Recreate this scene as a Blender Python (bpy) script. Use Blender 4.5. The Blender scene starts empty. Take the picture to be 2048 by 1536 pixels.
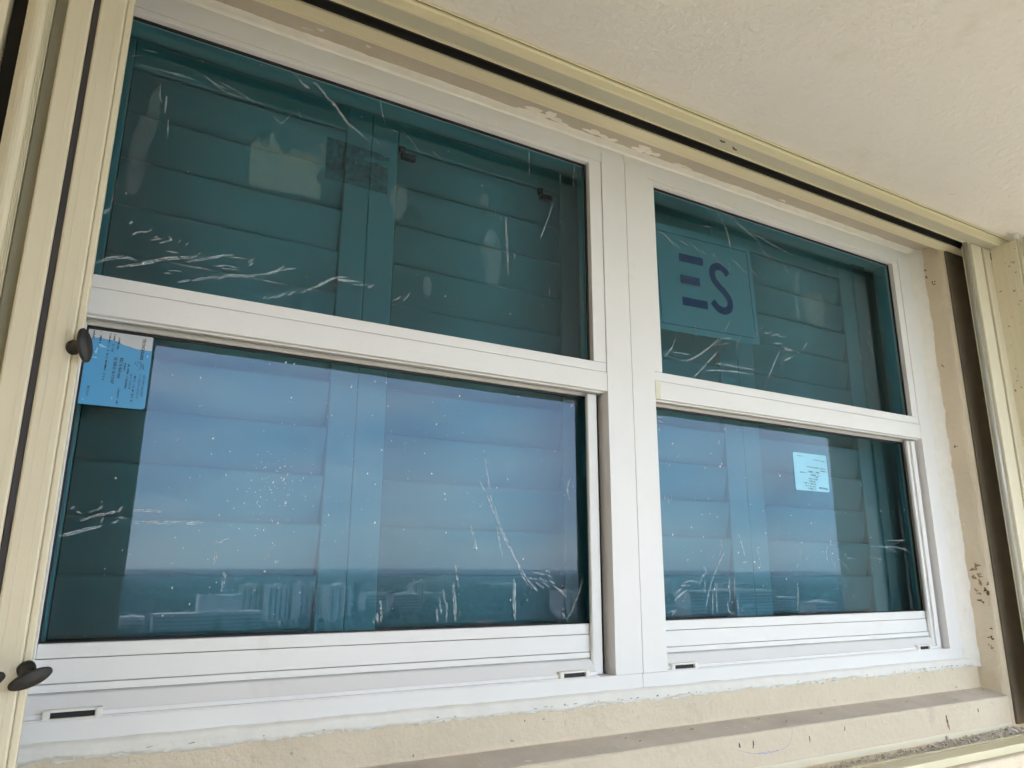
import bpy, bmesh, math, random
from mathutils import Vector, Matrix, noise

random.seed(7)
scene = bpy.context.scene
C = scene.collection
R = math.radians

# ------------------------------------------------------------------ camera
# z = 0 is the camera's height, y = 0 the face of the window frames, x runs along the wall
yaw, pitch, roll = R(29.779), R(14.281), R(0.263)
cy, sy, cp, sp = math.cos(yaw), math.sin(yaw), math.cos(pitch), math.sin(pitch)
fw = Vector((sy * cp, cy * cp, sp))
rt0 = Vector((cy, -sy, 0))
up0 = rt0.cross(fw)
rt = math.cos(roll) * rt0 + math.sin(roll) * up0
up = -math.sin(roll) * rt0 + math.cos(roll) * up0
cam_data = bpy.data.cameras.new('camera')
cam = bpy.data.objects.new('camera', cam_data)
C.objects.link(cam)
cam.matrix_world = Matrix(((rt.x, up.x, -fw.x, 0), (rt.y, up.y, -fw.y, -1.06), (rt.z, up.z, -fw.z, 0), (0, 0, 0, 1)))
cam_data.sensor_width = 36
cam_data.lens = 1466.3 / 2048 * 36
cam_data.clip_start = 0.02
cam_data.clip_end = 30000
scene.camera = cam

# ------------------------------------------------------------------ sky and sun
SUN_EL, SUN_AZ = R(57), R(194)          # azimuth clockwise from +y
world = bpy.data.worlds.new('World')
scene.world = world
world.use_nodes = True
wn, wl = world.node_tree.nodes, world.node_tree.links
wn.clear()
w_out = wn.new('ShaderNodeOutputWorld')
w_bg = wn.new('ShaderNodeBackground')
w_sky = wn.new('ShaderNodeTexSky')
w_sky.sky_type = 'NISHITA'
w_sky.sun_disc = False
w_sky.sun_elevation = SUN_EL
w_sky.sun_rotation = SUN_AZ
w_sky.altitude = 40
w_sky.air_density = 1.0
w_sky.dust_density = 0.4
w_sky.ozone_density = 2.0
w_tc = wn.new('ShaderNodeTexCoord')
w_map = wn.new('ShaderNodeMapping')
w_map.inputs['Scale'].default_value = (1.4, 1.4, 5.0)
w_noise = wn.new('ShaderNodeTexNoise')
w_noise.inputs['Scale'].default_value = 3.0
w_noise.inputs['Detail'].default_value = 4
w_noise.inputs['Roughness'].default_value = 0.55
w_ramp = wn.new('ShaderNodeValToRGB')          # thin broken cloud, in the sky texture's own units
w_ramp.color_ramp.elements[0].position = 0.34
w_ramp.color_ramp.elements[0].color = (0.300, 0.372, 0.505, 1)
w_ramp.color_ramp.elements[1].position = 0.68
w_ramp.color_ramp.elements[1].color = (0.56, 0.585, 0.625, 1)
w_gain = wn.new('ShaderNodeVectorMath')
w_gain.operation = 'SCALE'
w_gain.inputs['Scale'].default_value = 10.0
w_mix = wn.new('ShaderNodeMix')
w_mix.data_type = 'RGBA'
w_mix.inputs['Factor'].default_value = 0.74
wl.new(w_tc.outputs['Generated'], w_map.inputs['Vector'])
wl.new(w_map.outputs['Vector'], w_noise.inputs['Vector'])
wl.new(w_noise.outputs['Fac'], w_ramp.inputs['Fac'])
wl.new(w_ramp.outputs['Color'], w_gain.inputs[0])
wl.new(w_gain.outputs['Vector'], w_mix.inputs['B'])
wl.new(w_sky.outputs['Color'], w_mix.inputs['A'])
wl.new(w_mix.outputs['Result'], w_bg.inputs['Color'])
w_bg.inputs['Strength'].default_value = 0.15
wl.new(w_bg.outputs['Background'], w_out.inputs['Surface'])

sun_data = bpy.data.lights.new('sun', 'SUN')
sun_data.energy = 2.4
sun_data.angle = R(0.5)
sun_data.color = (1.0, 0.93, 0.85)
sun = bpy.data.objects.new('sun', sun_data)
C.objects.link(sun)
to_sun = Vector((math.sin(SUN_AZ) * math.cos(SUN_EL), math.cos(SUN_AZ) * math.cos(SUN_EL), math.sin(SUN_EL)))
sun.rotation_euler = to_sun.to_track_quat('Z', 'Y').to_euler()

vs = scene.view_settings
vs.view_transform = 'Standard'
vs.look = 'None'
vs.gamma = 1
vs.use_curve_mapping = False
vs.exposure = 2.36
scene.cycles.use_denoising = True
scene.cycles.use_adaptive_sampling = True
scene.cycles.adaptive_threshold = 0.05
scene.cycles.adaptive_min_samples = 24
scene.cycles.max_bounces = 8
scene.cycles.diffuse_bounces = 4
scene.cycles.glossy_bounces = 3
scene.cycles.transparent_max_bounces = 24
scene.cycles.caustics_reflective = False
scene.cycles.caustics_refractive = False

# ------------------------------------------------------------------ materials
def mat(name, col, rough=0.5, var=0.06, vscale=6.0, bump=0.0, bscale=80.0, spec=0.5, stretch=None,
        dirt=None, dirt_amt=0.0, dirt_scale=25.0, dirt_pos=0.62, metallic=0.0, flecks=None, bdist=0.004, coarse=0.0):
    m = bpy.data.materials.new(name)
    m.use_nodes = True
    n, l = m.node_tree.nodes, m.node_tree.links
    b = n['Principled BSDF']
    b.inputs['Roughness'].default_value = rough
    b.inputs['Metallic'].default_value = metallic
    b.inputs['Specular IOR Level'].default_value = spec
    geo = n.new('ShaderNodeNewGeometry')
    vec = geo.outputs['Position']
    if stretch:
        mp = n.new('ShaderNodeMapping')
        mp.inputs['Scale'].default_value = stretch
        l.new(vec, mp.inputs['Vector'])
        vec = mp.outputs['Vector']
    nz = n.new('ShaderNodeTexNoise')
    nz.inputs['Scale'].default_value = vscale
    nz.inputs['Detail'].default_value = 3
    nz.inputs['Roughness'].default_value = 0.62
    l.new(vec, nz.inputs['Vector'])
    mr = n.new('ShaderNodeMapRange')
    mr.inputs['From Min'].default_value = 0.25
    mr.inputs['From Max'].default_value = 0.75
    mr.inputs['To Min'].default_value = 1 - var
    mr.inputs['To Max'].default_value = 1 + var
    l.new(nz.outputs['Fac'], mr.inputs['Value'])
    mul = n.new('ShaderNodeMix')
    mul.data_type = 'RGBA'
    mul.blend_type = 'MULTIPLY'
    mul.inputs['Factor'].default_value = 1
    mul.inputs['A'].default_value = (*col, 1)
    l.new(mr.outputs['Result'], mul.inputs['B'])
    out = mul.outputs['Result']
    def overlay(out, color, amt, scale, pos, soft):
        dn = n.new('ShaderNodeTexNoise')
        dn.inputs['Scale'].default_value = scale
        dn.inputs['Detail'].default_value = 5
        dn.inputs['Roughness'].default_value = 0.7
        l.new(vec, dn.inputs['Vector'])
        rp = n.new('ShaderNodeValToRGB')
        rp.color_ramp.elements[0].position = pos
        rp.color_ramp.elements[1].position = min(pos + soft, 1)
        rp.color_ramp.elements[1].color = (amt, amt, amt, 1)
        l.new(dn.outputs['Fac'], rp.inputs['Fac'])
        mx = n.new('ShaderNodeMix')
        mx.data_type = 'RGBA'
        mx.inputs['B'].default_value = (*color, 1)
        l.new(rp.outputs['Color'], mx.inputs['Factor'])
        l.new(out, mx.inputs['A'])
        return mx.outputs['Result']
    if dirt:
        out = overlay(out, dirt, dirt_amt, dirt_scale, dirt_pos, 0.14)
    if flecks:
        out = overlay(out, flecks[0], flecks[1], flecks[2], flecks[3], 0.05)
    l.new(out, b.inputs['Base Color'])
    if bump:
        bn = n.new('ShaderNodeTexNoise')
        bn.inputs['Scale'].default_value = bscale
        bn.inputs['Detail'].default_value = 4
        bn.inputs['Roughness'].default_value = 0.6
        l.new(geo.outputs['Position'], bn.inputs['Vector'])
        bp = n.new('ShaderNodeBump')
        bp.inputs['Strength'].default_value = bump
        bp.inputs['Distance'].default_value = bdist
        hgt = bn.outputs['Fac']
        if coarse:
            cn = n.new('ShaderNodeTexNoise')
            cn.inputs['Scale'].default_value = bscale * 0.16
            cn.inputs['Detail'].default_value = 2
            cn.inputs['Distortion'].default_value = 0.4
            l.new(geo.outputs['Position'], cn.inputs['Vector'])
            ad = n.new('ShaderNodeMath')
            ad.operation = 'MULTIPLY_ADD'
            ad.inputs[1].default_value = coarse
            l.new(cn.outputs['Fac'], ad.inputs[0])
            l.new(bn.outputs['Fac'], ad.inputs[2])
            hgt = ad.outputs[0]
        l.new(hgt, bp.inputs['Height'])
        l.new(bp.outputs['Normal'], b.inputs['Normal'])
    return m

def glass_mat(name, tint, r0):
    """tinted sheet: mirror share by angle (Schlick), the rest passes through the tint"""
    m = bpy.data.materials.new(name)
    m.use_nodes = True
    n, l = m.node_tree.nodes, m.node_tree.links
    n.clear()
    o = n.new('ShaderNodeOutputMaterial')
    tr = n.new('ShaderNodeBsdfTransparent')
    tr.inputs['Color'].default_value = (*tint, 1)
    if r0 is None:
        l.new(tr.outputs[0], o.inputs['Surface'])
        return m
    gl = n.new('ShaderNodeBsdfGlossy')
    gl.inputs['Roughness'].default_value = 0.0
    gl.inputs['Color'].default_value = (0.71, 0.84, 1.0, 1)
    lw = n.new('ShaderNodeLayerWeight')
    lw.inputs['Blend'].default_value = 0.5
    pw = n.new('ShaderNodeMath')
    pw.operation = 'POWER'
    pw.inputs[1].default_value = 5
    l.new(lw.outputs['Facing'], pw.inputs[0])
    ma = n.new('ShaderNodeMath')
    ma.operation = 'MULTIPLY_ADD'
    ma.inputs[1].default_value = 1 - r0
    ma.inputs[2].default_value = r0
    l.new(pw.outputs[0], ma.inputs[0])
    mx = n.new('ShaderNodeMixShader')
    l.new(ma.outputs[0], mx.inputs[0])
    l.new(tr.outputs[0], mx.inputs[1])
    l.new(gl.outputs[0], mx.inputs[2])
    # faint ripple, as toughened panes have
    geo = n.new('ShaderNodeNewGeometry')
    nz = n.new('ShaderNodeTexNoise')
    nz.inputs['Scale'].default_value = 3.0
    nz.inputs['Detail'].default_value = 1
    l.new(geo.outputs['Position'], nz.inputs['Vector'])
    bp = n.new('ShaderNodeBump')
    bp.inputs['Strength'].default_value = 0.04
    bp.inputs['Distance'].default_value = 0.01
    l.new(nz.outputs['Fac'], bp.inputs['Height'])
    l.new(bp.outputs['Normal'], gl.inputs['Normal'])
    l.new(mx.outputs[0], o.inputs['Surface'])
    return m

def film_mat(name, col, alpha):
    """thin residue or film that lets part of the light through"""
    m = bpy.data.materials.new(name)
    m.use_nodes = True
    n, l = m.node_tree.nodes, m.node_tree.links
    n.clear()
    o = n.new('ShaderNodeOutputMaterial')
    tr = n.new('ShaderNodeBsdfTransparent')
    df = n.new('ShaderNodeBsdfDiffuse')
    df.inputs['Color'].default_value = (*col, 1)
    geo = n.new('ShaderNodeNewGeometry')
    nz = n.new('ShaderNodeTexNoise')
    nz.inputs['Scale'].default_value = 120
    nz.inputs['Detail'].default_value = 3
    l.new(geo.outputs['Position'], nz.inputs['Vector'])
    mr = n.new('ShaderNodeMapRange')
    mr.inputs['From Min'].default_value = 0.3
    mr.inputs['From Max'].default_value = 0.7
    mr.inputs['To Min'].default_value = alpha * 0.55
    mr.inputs['To Max'].default_value = min(1, alpha * 1.45)
    l.new(nz.outputs['Fac'], mr.inputs['Value'])
    mx = n.new('ShaderNodeMixShader')
    l.new(mr.outputs['Result'], mx.inputs[0])
    l.new(tr.outputs[0], mx.inputs[1])
    l.new(df.outputs[0], mx.inputs[2])
    l.new(mx.outputs[0], o.inputs['Surface'])
    return m

M = dict(
    ceiling=mat('ceiling_stucco', (0.72, 0.685, 0.615), 0.9, 0.05, 2.5, 1.0, 60, 0.2,
                dirt=(0.60, 0.52, 0.39), dirt_amt=0.5, dirt_scale=3.0, dirt_pos=0.54, flecks=((0.42, 0.36, 0.28), 0.55, 75, 0.66), bdist=0.0036, coarse=0.8),
    wall=mat('wall_stucco', (0.72, 0.615, 0.465), 0.85, 0.06, 5, 0.6, 80, 0.25,
             dirt=(0.50, 0.43, 0.345), dirt_amt=0.5, dirt_scale=9, dirt_pos=0.60, flecks=((0.38, 0.29, 0.20), 0.6, 60, 0.68), bdist=0.006, coarse=1.5),
    soffit=mat('soffit_shade_tone', (0.47, 0.42, 0.335), 0.9, 0.08, 6, 0.5, 90, 0.2),  # taupe darkened to carry the shade behind the track
    white=mat('white_enamel', (0.82, 0.80, 0.78), 0.38, 0.02, 5, 0.03, 160, 0.45,
              dirt=(0.60, 0.56, 0.50), dirt_amt=0.22, dirt_scale=14, dirt_pos=0.60),
    caulk=mat('white_caulk', (0.80, 0.765, 0.70), 0.5, 0.05, 30, 0.30, 140, 0.4,
              dirt=(0.55, 0.47, 0.38), dirt_amt=0.4, dirt_scale=40, dirt_pos=0.63),
    cream=mat('cream_aluminium', (0.755, 0.685, 0.515), 0.42, 0.05, 7, 0.06, 200, 0.45, stretch=(1, 1, 0.12),
              dirt=(0.46, 0.40, 0.26), dirt_amt=0.35, dirt_scale=28, dirt_pos=0.60),
    creamx=mat('cream_track_aluminium', (0.72, 0.64, 0.43), 0.45, 0.06, 9, 0.06, 200, 0.45, stretch=(0.12, 1, 1),
               dirt=(0.42, 0.36, 0.22), dirt_amt=0.4, dirt_scale=24, dirt_pos=0.58),
    trackgrey=mat('track_weathered_grey', (0.50, 0.475, 0.355), 0.6, 0.05, 8, 0.08, 150, 0.3, stretch=(0.2, 1, 1)),
    dark=mat('painted_gap_shade', (0.018, 0.016, 0.014), 0.8, 0.2, 40),  # near-black colour standing in for shade in slots and gaps
    rubber=mat('black_gasket', (0.010, 0.010, 0.011), 0.6, 0.1, 40),
    charcoal=mat('charcoal_seal', (0.045, 0.040, 0.042), 0.55, 0.1, 30),
    knob=mat('black_plastic', (0.022, 0.021, 0.020), 0.48, 0.25, 60, 0.08, 300),
    grey=mat('grey_aluminium', (0.42, 0.41, 0.39), 0.4, 0.05, 12, spec=0.5),
    steel=mat('satin_rod', (0.42, 0.40, 0.34), 0.25, 0.05, 12, spec=0.8),
    nylon=mat('white_nylon', (0.82, 0.80, 0.74), 0.45, 0.03, 20),
    indoor=mat('shutter_white_paint', (0.72, 0.71, 0.68), 0.45, 0.03, 4, 0.02, 60),
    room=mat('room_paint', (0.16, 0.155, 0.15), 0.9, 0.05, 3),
    hinge=mat('bronze_catch', (0.07, 0.05, 0.045), 0.5, 0.1, 30),
    floor=mat('balcony_floor_coating', (0.50, 0.455, 0.41), 0.75, 0.08, 4, 0.2, 60),
    debris=mat('grey_grit', (0.54, 0.49, 0.42), 0.9, 0.4, 300),
    flake=mat('peeling_paint', (0.74, 0.69, 0.60), 0.6, 0.06, 50, 0.2, 200),
    chip=mat('brown_bare_patch', (0.34, 0.23, 0.145), 0.9, 0.4, 160, 0.3, 300),
    grime=mat('ledge_dust', (0.57, 0.50, 0.42), 0.95, 0.12, 14, 0.5, 120, 0.1, dirt=(0.62, 0.55, 0.45), dirt_amt=0.7, dirt_scale=11, dirt_pos=0.56),
    tan=mat('tan_primer', (0.42, 0.35, 0.27), 0.9, 0.2, 160),
    darkchip=mat('dark_pit', (0.15, 0.115, 0.08), 0.9, 0.3, 160),
    pen=mat('violet_pen', (0.44, 0.40, 0.54), 0.7, 0.4, 200),
    blue=mat('blue_label_film', (0.085, 0.36, 0.66), 0.35, 0.04, 20),
    paleblue=mat('pale_blue_label_film', (0.30, 0.64, 0.82), 0.35, 0.04, 20),
    labelwhite=mat('white_label_paper', (0.62, 0.62, 0.62), 0.4, 0.03, 20),
    ink=mat('black_ink', (0.03, 0.035, 0.05), 0.6, 0.1, 60),
    signsheet=mat('pale_sign_sheet', (0.72, 0.76, 0.76), 0.6, 0.03, 10),
    navy=mat('navy_print', (0.035, 0.09, 0.30), 0.5, 0.05, 20),
    beige=mat('yellowed_plug', (0.74, 0.70, 0.55), 0.5, 0.05, 40),
    residue=film_mat('adhesive_residue', (0.78, 0.87, 0.92), 0.52),
    smear=film_mat('thin_smear', (0.76, 0.85, 0.90), 0.20),
    speck=film_mat('dried_drops', (0.85, 0.88, 0.88), 0.80),
    mark=film_mat('suction_cup_marks', (0.62, 0.70, 0.72), 0.075),
    greenfilm=film_mat('torn_green_label', (0.54, 0.68, 0.56), 0.13),
    palefilm=film_mat('torn_pale_label', (0.58, 0.68, 0.62), 0.09),
    greyfilm=film_mat('grey_label', (0.05, 0.055, 0.06), 0.40),
    glass_out=glass_mat('tinted_glass_outer', (0.58, 0.755, 0.80), 0.060),
    glass_in=glass_mat('tinted_glass_inner', (0.36, 0.575, 0.625), None),
    ground=mat('suburb_ground', (0.04, 0.058, 0.035), 0.95, 0.35, 0.05, dirt=(0.20, 0.19, 0.17), dirt_amt=0.6, dirt_scale=0.012, dirt_pos=0.57),
    stack_shade=mat('painted_stack_shade', (0.13, 0.105, 0.07), 0.6, 0.2, 20),  # brown that paints in the shade behind the right stack
    facade=mat('pale_facade', (0.84, 0.76, 0.69), 0.8, 0.05, 0.1),
    facade2=mat('pinkish_facade', (0.78, 0.66, 0.59), 0.8, 0.05, 0.1),
    facade3=mat('cool_white_facade', (0.88, 0.85, 0.81), 0.8, 0.05, 0.1),
    darkglass=mat('far_window_glass', (0.12, 0.15, 0.17), 0.2, 0.05, 0.3),
    redroof=mat('far_tile_roof', (0.36, 0.22, 0.16), 0.9, 0.2, 0.2),
    leaf=mat('far_foliage', (0.045, 0.066, 0.036), 0.9, 0.5, 0.15),
    trunk=mat('far_bark', (0.12, 0.09, 0.06), 0.9, 0.2, 1.0),
)

# ------------------------------------------------------------------ mesh helpers
def link(name, me, m, parent=None):
    o = bpy.data.objects.new(name, me)
    C.objects.link(o)
    for x in (m if isinstance(m, (list, tuple)) else [m]):
        if x is not None:
            me.materials.append(M[x])
    if parent is not None:
        o.parent = parent
    return o

def from_bm(name, bm, m, parent=None, smooth=False):
    me = bpy.data.meshes.new(name)
    bmesh.ops.recalc_face_normals(bm, faces=bm.faces)
    bm.to_mesh(me)
    bm.free()
    if smooth:
        for p in me.polygons:
            p.use_smooth = True
    return link(name, me, m, parent)

def add_box(bm, x0, x1, y0, y1, z0, z1, bev=0.0):
    r = bmesh.ops.create_cube(bm, size=1)
    vs_ = r['verts']
    for v in vs_:
        v.co = Vector((x0 if v.co.x < 0 else x1, y0 if v.co.y < 0 else y1, z0 if v.co.z < 0 else z1))
    if bev:
        es = list({e for v in vs_ for e in v.link_edges})
        bmesh.ops.bevel(bm, geom=es, offset=bev, segments=2, profile=0.5, affect='EDGES')
    return bm

def box(name, x0, x1, y0, y1, z0, z1, m, parent=None, bev=0.0008):
    return from_bm(name, add_box(bmesh.new(), x0, x1, y0, y1, z0, z1, bev), m, parent)

def extrude_x(name, prof, x0, x1, m, parent=None, bev=0.0, seg=1):
    """closed (y, z) profile swept from x0 to x1"""
    bm = bmesh.new()
    rings = []
    for i in range(seg + 1):
        x = x0 + (x1 - x0) * i / seg
        rings.append([bm.verts.new((x, y, z)) for y, z in prof])
    n = len(prof)
    for a, b in zip(rings, rings[1:]):
        for i in range(n):
            bm.faces.new((a[i], a[(i + 1) % n], b[(i + 1) % n], b[i]))
    bm.faces.new(rings[0])
    bm.faces.new(rings[-1][::-1])
    if bev:
        bmesh.ops.recalc_face_normals(bm, faces=bm.faces)
        es = [e for e in bm.edges if len(e.link_faces) == 2 and e.calc_face_angle(0) > 0.5 and abs(e.verts[0].co.x - e.verts[1].co.x) > 1e-6]
        bmesh.ops.bevel(bm, geom=es, offset=bev, segments=3, profile=0.5, affect='EDGES')
    return from_bm(name, bm, m, parent)

def extrude_z(name, prof, z0, z1, m, parent=None, smooth=False):
    """closed (x, y) profile swept from z0 to z1"""
    bm = bmesh.new()
    a = [bm.verts.new((x, y, z0)) for x, y in prof]
    b = [bm.verts.new((x, y, z1)) for x, y in prof]
    n = len(prof)
    for i in range(n):
        bm.faces.new((a[i], a[(i + 1) % n], b[(i + 1) % n], b[i]))
    bm.faces.new(a)
    bm.faces.new(b[::-1])
    return from_bm(name, bm, m, parent, smooth)

def cyl(bm, c, axis, r, length, seg=20, r2=None):
    axis = Vector(axis).normalized()
    q = axis.to_track_quat('Z', 'Y').to_matrix().to_4x4()
    bmesh.ops.create_cone(bm, cap_ends=True, segments=seg, radius1=r, radius2=r if r2 is None else r2, depth=length,
                          matrix=Matrix.Translation(Vector(c) + axis * length / 2) @ q)

def empty(name, loc, label=None, cat=None, group=None, kind=None):
    o = bpy.data.objects.new(name, None)
    o.empty_display_size = 0.05
    C.objects.link(o)
    tag(o, label, cat, group, kind)
    o['at'] = loc
    return o

def tag(o, label=None, cat=None, group=None, kind=None):
    if label: o['label'] = label
    if cat: o['category'] = cat
    if group: o['group'] = group
    if kind: o['kind'] = kind
    return o

def settle():
    """move every thing's Empty to the thing's base, keeping its parts where they stand"""
    for o in list(bpy.data.objects):
        if o.type == 'EMPTY' and 'at' in o:
            loc = Vector(o['at'])
            del o['at']
            o.location = loc
            for c in o.children:
                c.location = c.location - loc

def smooth_line(pts, per=5):
    """Catmull-Rom through 2-D points"""
    if len(pts) < 3:
        a, b = pts[0], pts[-1]
        return [(a[0] + (b[0] - a[0]) * i / 3, a[1] + (b[1] - a[1]) * i / 3) for i in range(4)]
    P = [pts[0]] + list(pts) + [pts[-1]]
    out = []
    for i in range(1, len(P) - 2):
        p0, p1, p2, p3 = P[i - 1:i + 3]
        for k in range(per):
            t = k / per
            out.append(tuple(0.5 * (2 * p1[j] + (p2[j] - p0[j]) * t + (2 * p0[j] - 5 * p1[j] + 4 * p2[j] - p3[j]) * t * t
                                    + (3 * p1[j] - p0[j] - 3 * p2[j] + p3[j]) * t ** 3) for j in (0, 1)))
    out.append(tuple(pts[-1]))
    return out

def ribbon(bm, pts, w, y, rnd, thick=0.0002, off=0.0, gaps=0.0):
    """tapered smear lying on a pane; off shifts it sideways, gaps breaks it up"""
    L = smooth_line(pts)
    n = len(L)
    prev = None
    for i, (x, z) in enumerate(L):
        a, b = L[max(0, i - 1)], L[min(n - 1, i + 1)]
        d = Vector((b[0] - a[0], b[1] - a[1]))
        if d.length < 1e-9: d = Vector((1, 0))
        d.normalize()
        t = i / (n - 1)
        env = 0.25 + 0.75 * math.sin(math.pi * min(1, 0.12 + t * 0.8))
        ww = 0.5 * w * env * rnd.uniform(0.6, 1.3)
        o = off * env
        x, z = x - d.y * o, z + d.x * o
        p = [bm.verts.new((x - d.y * ww, y, z + d.x * ww)), bm.verts.new((x, y - thick, z)), bm.verts.new((x + d.y * ww, y, z - d.x * ww))]
        if prev and rnd.random() >= gaps:
            bm.faces.new((prev[0], prev[1], p[1], p[0]))
            bm.faces.new((prev[1], prev[2], p[2], p[1]))
        prev = p

def blob(bm, origin, u, v, nrm, ru, rv, rnd, n=14, rough=0.35, thick=0.0006):
    """irregular thin patch: a flake with a rim, lying on a surface"""
    origin, u, v, nrm = Vector(origin), Vector(u), Vector(v), Vector(nrm)
    ph = [rnd.uniform(0, 6.28) for _ in range(4)]
    top, low = [], []
    for i in range(n):
        a = 2 * math.pi * i / n
        k = 1 + rough * (0.5 * math.sin(2 * a + ph[0]) + 0.35 * math.sin(3 * a + ph[1]) + 0.3 * math.sin(5 * a + ph[2])) + rnd.uniform(-0.25, 0.25) * rough
        p = origin + u * (ru * k * math.cos(a)) + v * (rv * k * math.sin(a))
        low.append(bm.verts.new(p))
        top.append(bm.verts.new(origin + (p - origin) * 0.92 + nrm * thick))
    c = bm.verts.new(origin + nrm * thick * 1.2)
    for i in range(n):
        j = (i + 1) % n
        bm.faces.new((low[i], low[j], top[j], top[i]))
        bm.faces.new((top[i], top[j], c))

def scatter(name, mats, m, rnd_, jitter=0.0):
    """many small lumps in one mesh: a jittered icosphere per matrix"""
    t = bmesh.new()
    bmesh.ops.create_icosphere(t, subdivisions=1, radius=1.0)
    base = [v.co.copy() for v in t.verts]
    tri = [[v.index for v in f.verts] for f in t.faces]
    t.free()
    V, Fc = [], []
    for mx in mats:
        k = len(V)
        for b_ in base:
            V.append(tuple(mx @ (b_ + Vector((rnd_.uniform(-1, 1), rnd_.uniform(-1, 1), rnd_.uniform(-1, 1))) * jitter)))
        Fc += [[k + i for i in f] for f in tri]
    me = bpy.data.meshes.new(name)
    me.from_pydata(V, [], Fc)
    return link(name, me, m)

def text_obj(body, size, m, parent, loc, ang, y, width=None, bold=0.0):
    """lettering as flat mesh on a plane facing -y; ang turns it in the pane's plane"""
    cu = bpy.data.curves.new('lettering', 'FONT')
    cu.body = body
    cu.size = size
    cu.align_x = 'LEFT'
    cu.offset = bold
    cu.resolution_u = 3
    tmp = bpy.data.objects.new('lettering_tmp', cu)
    C.objects.link(tmp)
    dg = bpy.context.evaluated_depsgraph_get()
    me = bpy.data.meshes.new_from_object(tmp.evaluated_get(dg))
    bpy.data.objects.remove(tmp)
    xs = [v.co.x for v in me.vertices]
    k = width / (max(xs) - min(xs)) if width and xs else 1
    ca, sa = math.cos(ang), math.sin(ang)
    for v in me.vertices:
        x, z = v.co.x * k, v.co.y
        v.co = Vector((loc[0] + x * ca - z * sa, y, loc[1] + x * sa + z * ca))
    me.materials.clear()
    return link('printed_text', me, m, parent)

# ================================================================== the setting
CEIL = 0.850
box('ceiling', -3.2, 6.5, -1.95, 0.30, CEIL, CEIL + 0.22, 'ceiling', bev=0.004)['kind'] = 'structure'
ceiling = bpy.data.objects['ceiling']
box('balcony_floor', -3.2, 6.5, -1.95, -0.205, -1.70, -1.50, 'floor', bev=0.004)['kind'] = 'structure'

# stucco wall: apron, sloping ledge and lip below the window, reveal and wall face beside it
wall = empty('stucco_wall', (0.9, -0.02, -1.5), 'beige stucco wall with a ledge below the white window frames', 'wall')
RX_ = 1.8780
LEDGE = [(0.10, -0.2055), (-0.006, -0.2055), (-0.006, -0.2610), (-0.065, -0.2730), (-0.065, -0.3385), (-0.200, -0.3430), (-0.200, -1.50), (0.10, -1.50)]
extrude_x('ledge_grime', [(-0.0064, -0.2604), (-0.0064, -0.2612), (-0.0625, -0.2726), (-0.0625, -0.2718)], -0.12, RX_, 'grime', wall)
extrude_x('sill_masonry', LEDGE, -1.2, 1.8785, 'wall', wall, bev=0.004, seg=1)
RX = 1.8785
def wavy_reveal():
    """right-hand reveal and wall face, its arris worn and slightly uneven"""
    bm = bmesh.new()
    zs = [-1.5 + (CEIL + 1.5) * i / 120 for i in range(121)]
    prev = None
    for z in zs:
        j = 0.0022 * noise.noise((0, 0, z * 14)) + 0.0012 * noise.noise((3, 0, z * 45))
        prof = [(RX, 0.10), (RX, -0.052), (RX + 0.0015 + j, -0.059), (RX + 0.005 + j, -0.0635), (RX + 0.012, -0.065), (4.6, -0.065), (4.6, 0.10)]
        ring = [bm.verts.new((x, y, z)) for x, y in prof]
        if prev:
            for i in range(len(prof)):
                k = (i + 1) % len(prof)
                bm.faces.new((prev[i], prev[k], ring[k], ring[i]))
        prev = ring
    return bm
from_bm('side_masonry', wavy_reveal(), 'wall', wall, smooth=False)
box('far_side_masonry', -3.2, -0.125, -0.064, 0.10, -0.2045, CEIL, 'wall', wall, bev=0.003)

box('soffit_shade_sheet', -0.124, RX - 0.0002, -0.0618, 0.09, CEIL - 0.0016, CEIL - 0.0001, 'soffit', wall, bev=0)  # thin sheet added so the recess shade sits in its colour
# brown chips and pits where paint has come away on the reveal and ledge
rnd = random.Random(3)
for k, (yy, zz, r, mm) in enumerate([(-0.030, 0.012, .011, 'chip'), (-0.040, -0.002, .008, 'chip'), (-0.022, -0.006, .007, 'chip'), (-0.048, -0.030, .010, 'chip'),
                             (-0.052, -0.045, .008, 'darkchip'), (-0.033, -0.047, .007, 'chip'), (-0.036, -0.066, .006, 'darkchip'), (-0.024, 0.118, .005, 'flake'),
                             (-0.045, -0.150, .006, 'darkchip'), (-0.050, -0.128, .004, 'darkchip'), (-0.043, -0.168, .005, 'chip'), (-0.035, 0.745, .005, 'darkchip'),
                             (-0.020, 0.768, .004, 'darkchip'), (-0.047, 0.680, .006, 'flake'), (-0.016, 0.790, .006, 'chip'), (-0.030, 0.31, .004, 'darkchip'), (-0.026, 0.52, .003, 'darkchip')]):
    for q in range(3 if 'chip' in mm else 2):
        bm = bmesh.new()
        blob(bm, (RX - 0.0003, yy + rnd.uniform(-1, 1) * r, zz + rnd.uniform(-1, 1) * r), (0, 1, 0), (0, 0, 1), (-1, 0, 0),
             r * rnd.uniform(.25, .7), r * rnd.uniform(.2, .6), rnd, 13, 0.8, 0.0005)
        from_bm('paint_chip', bm, mm, wall)
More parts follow.
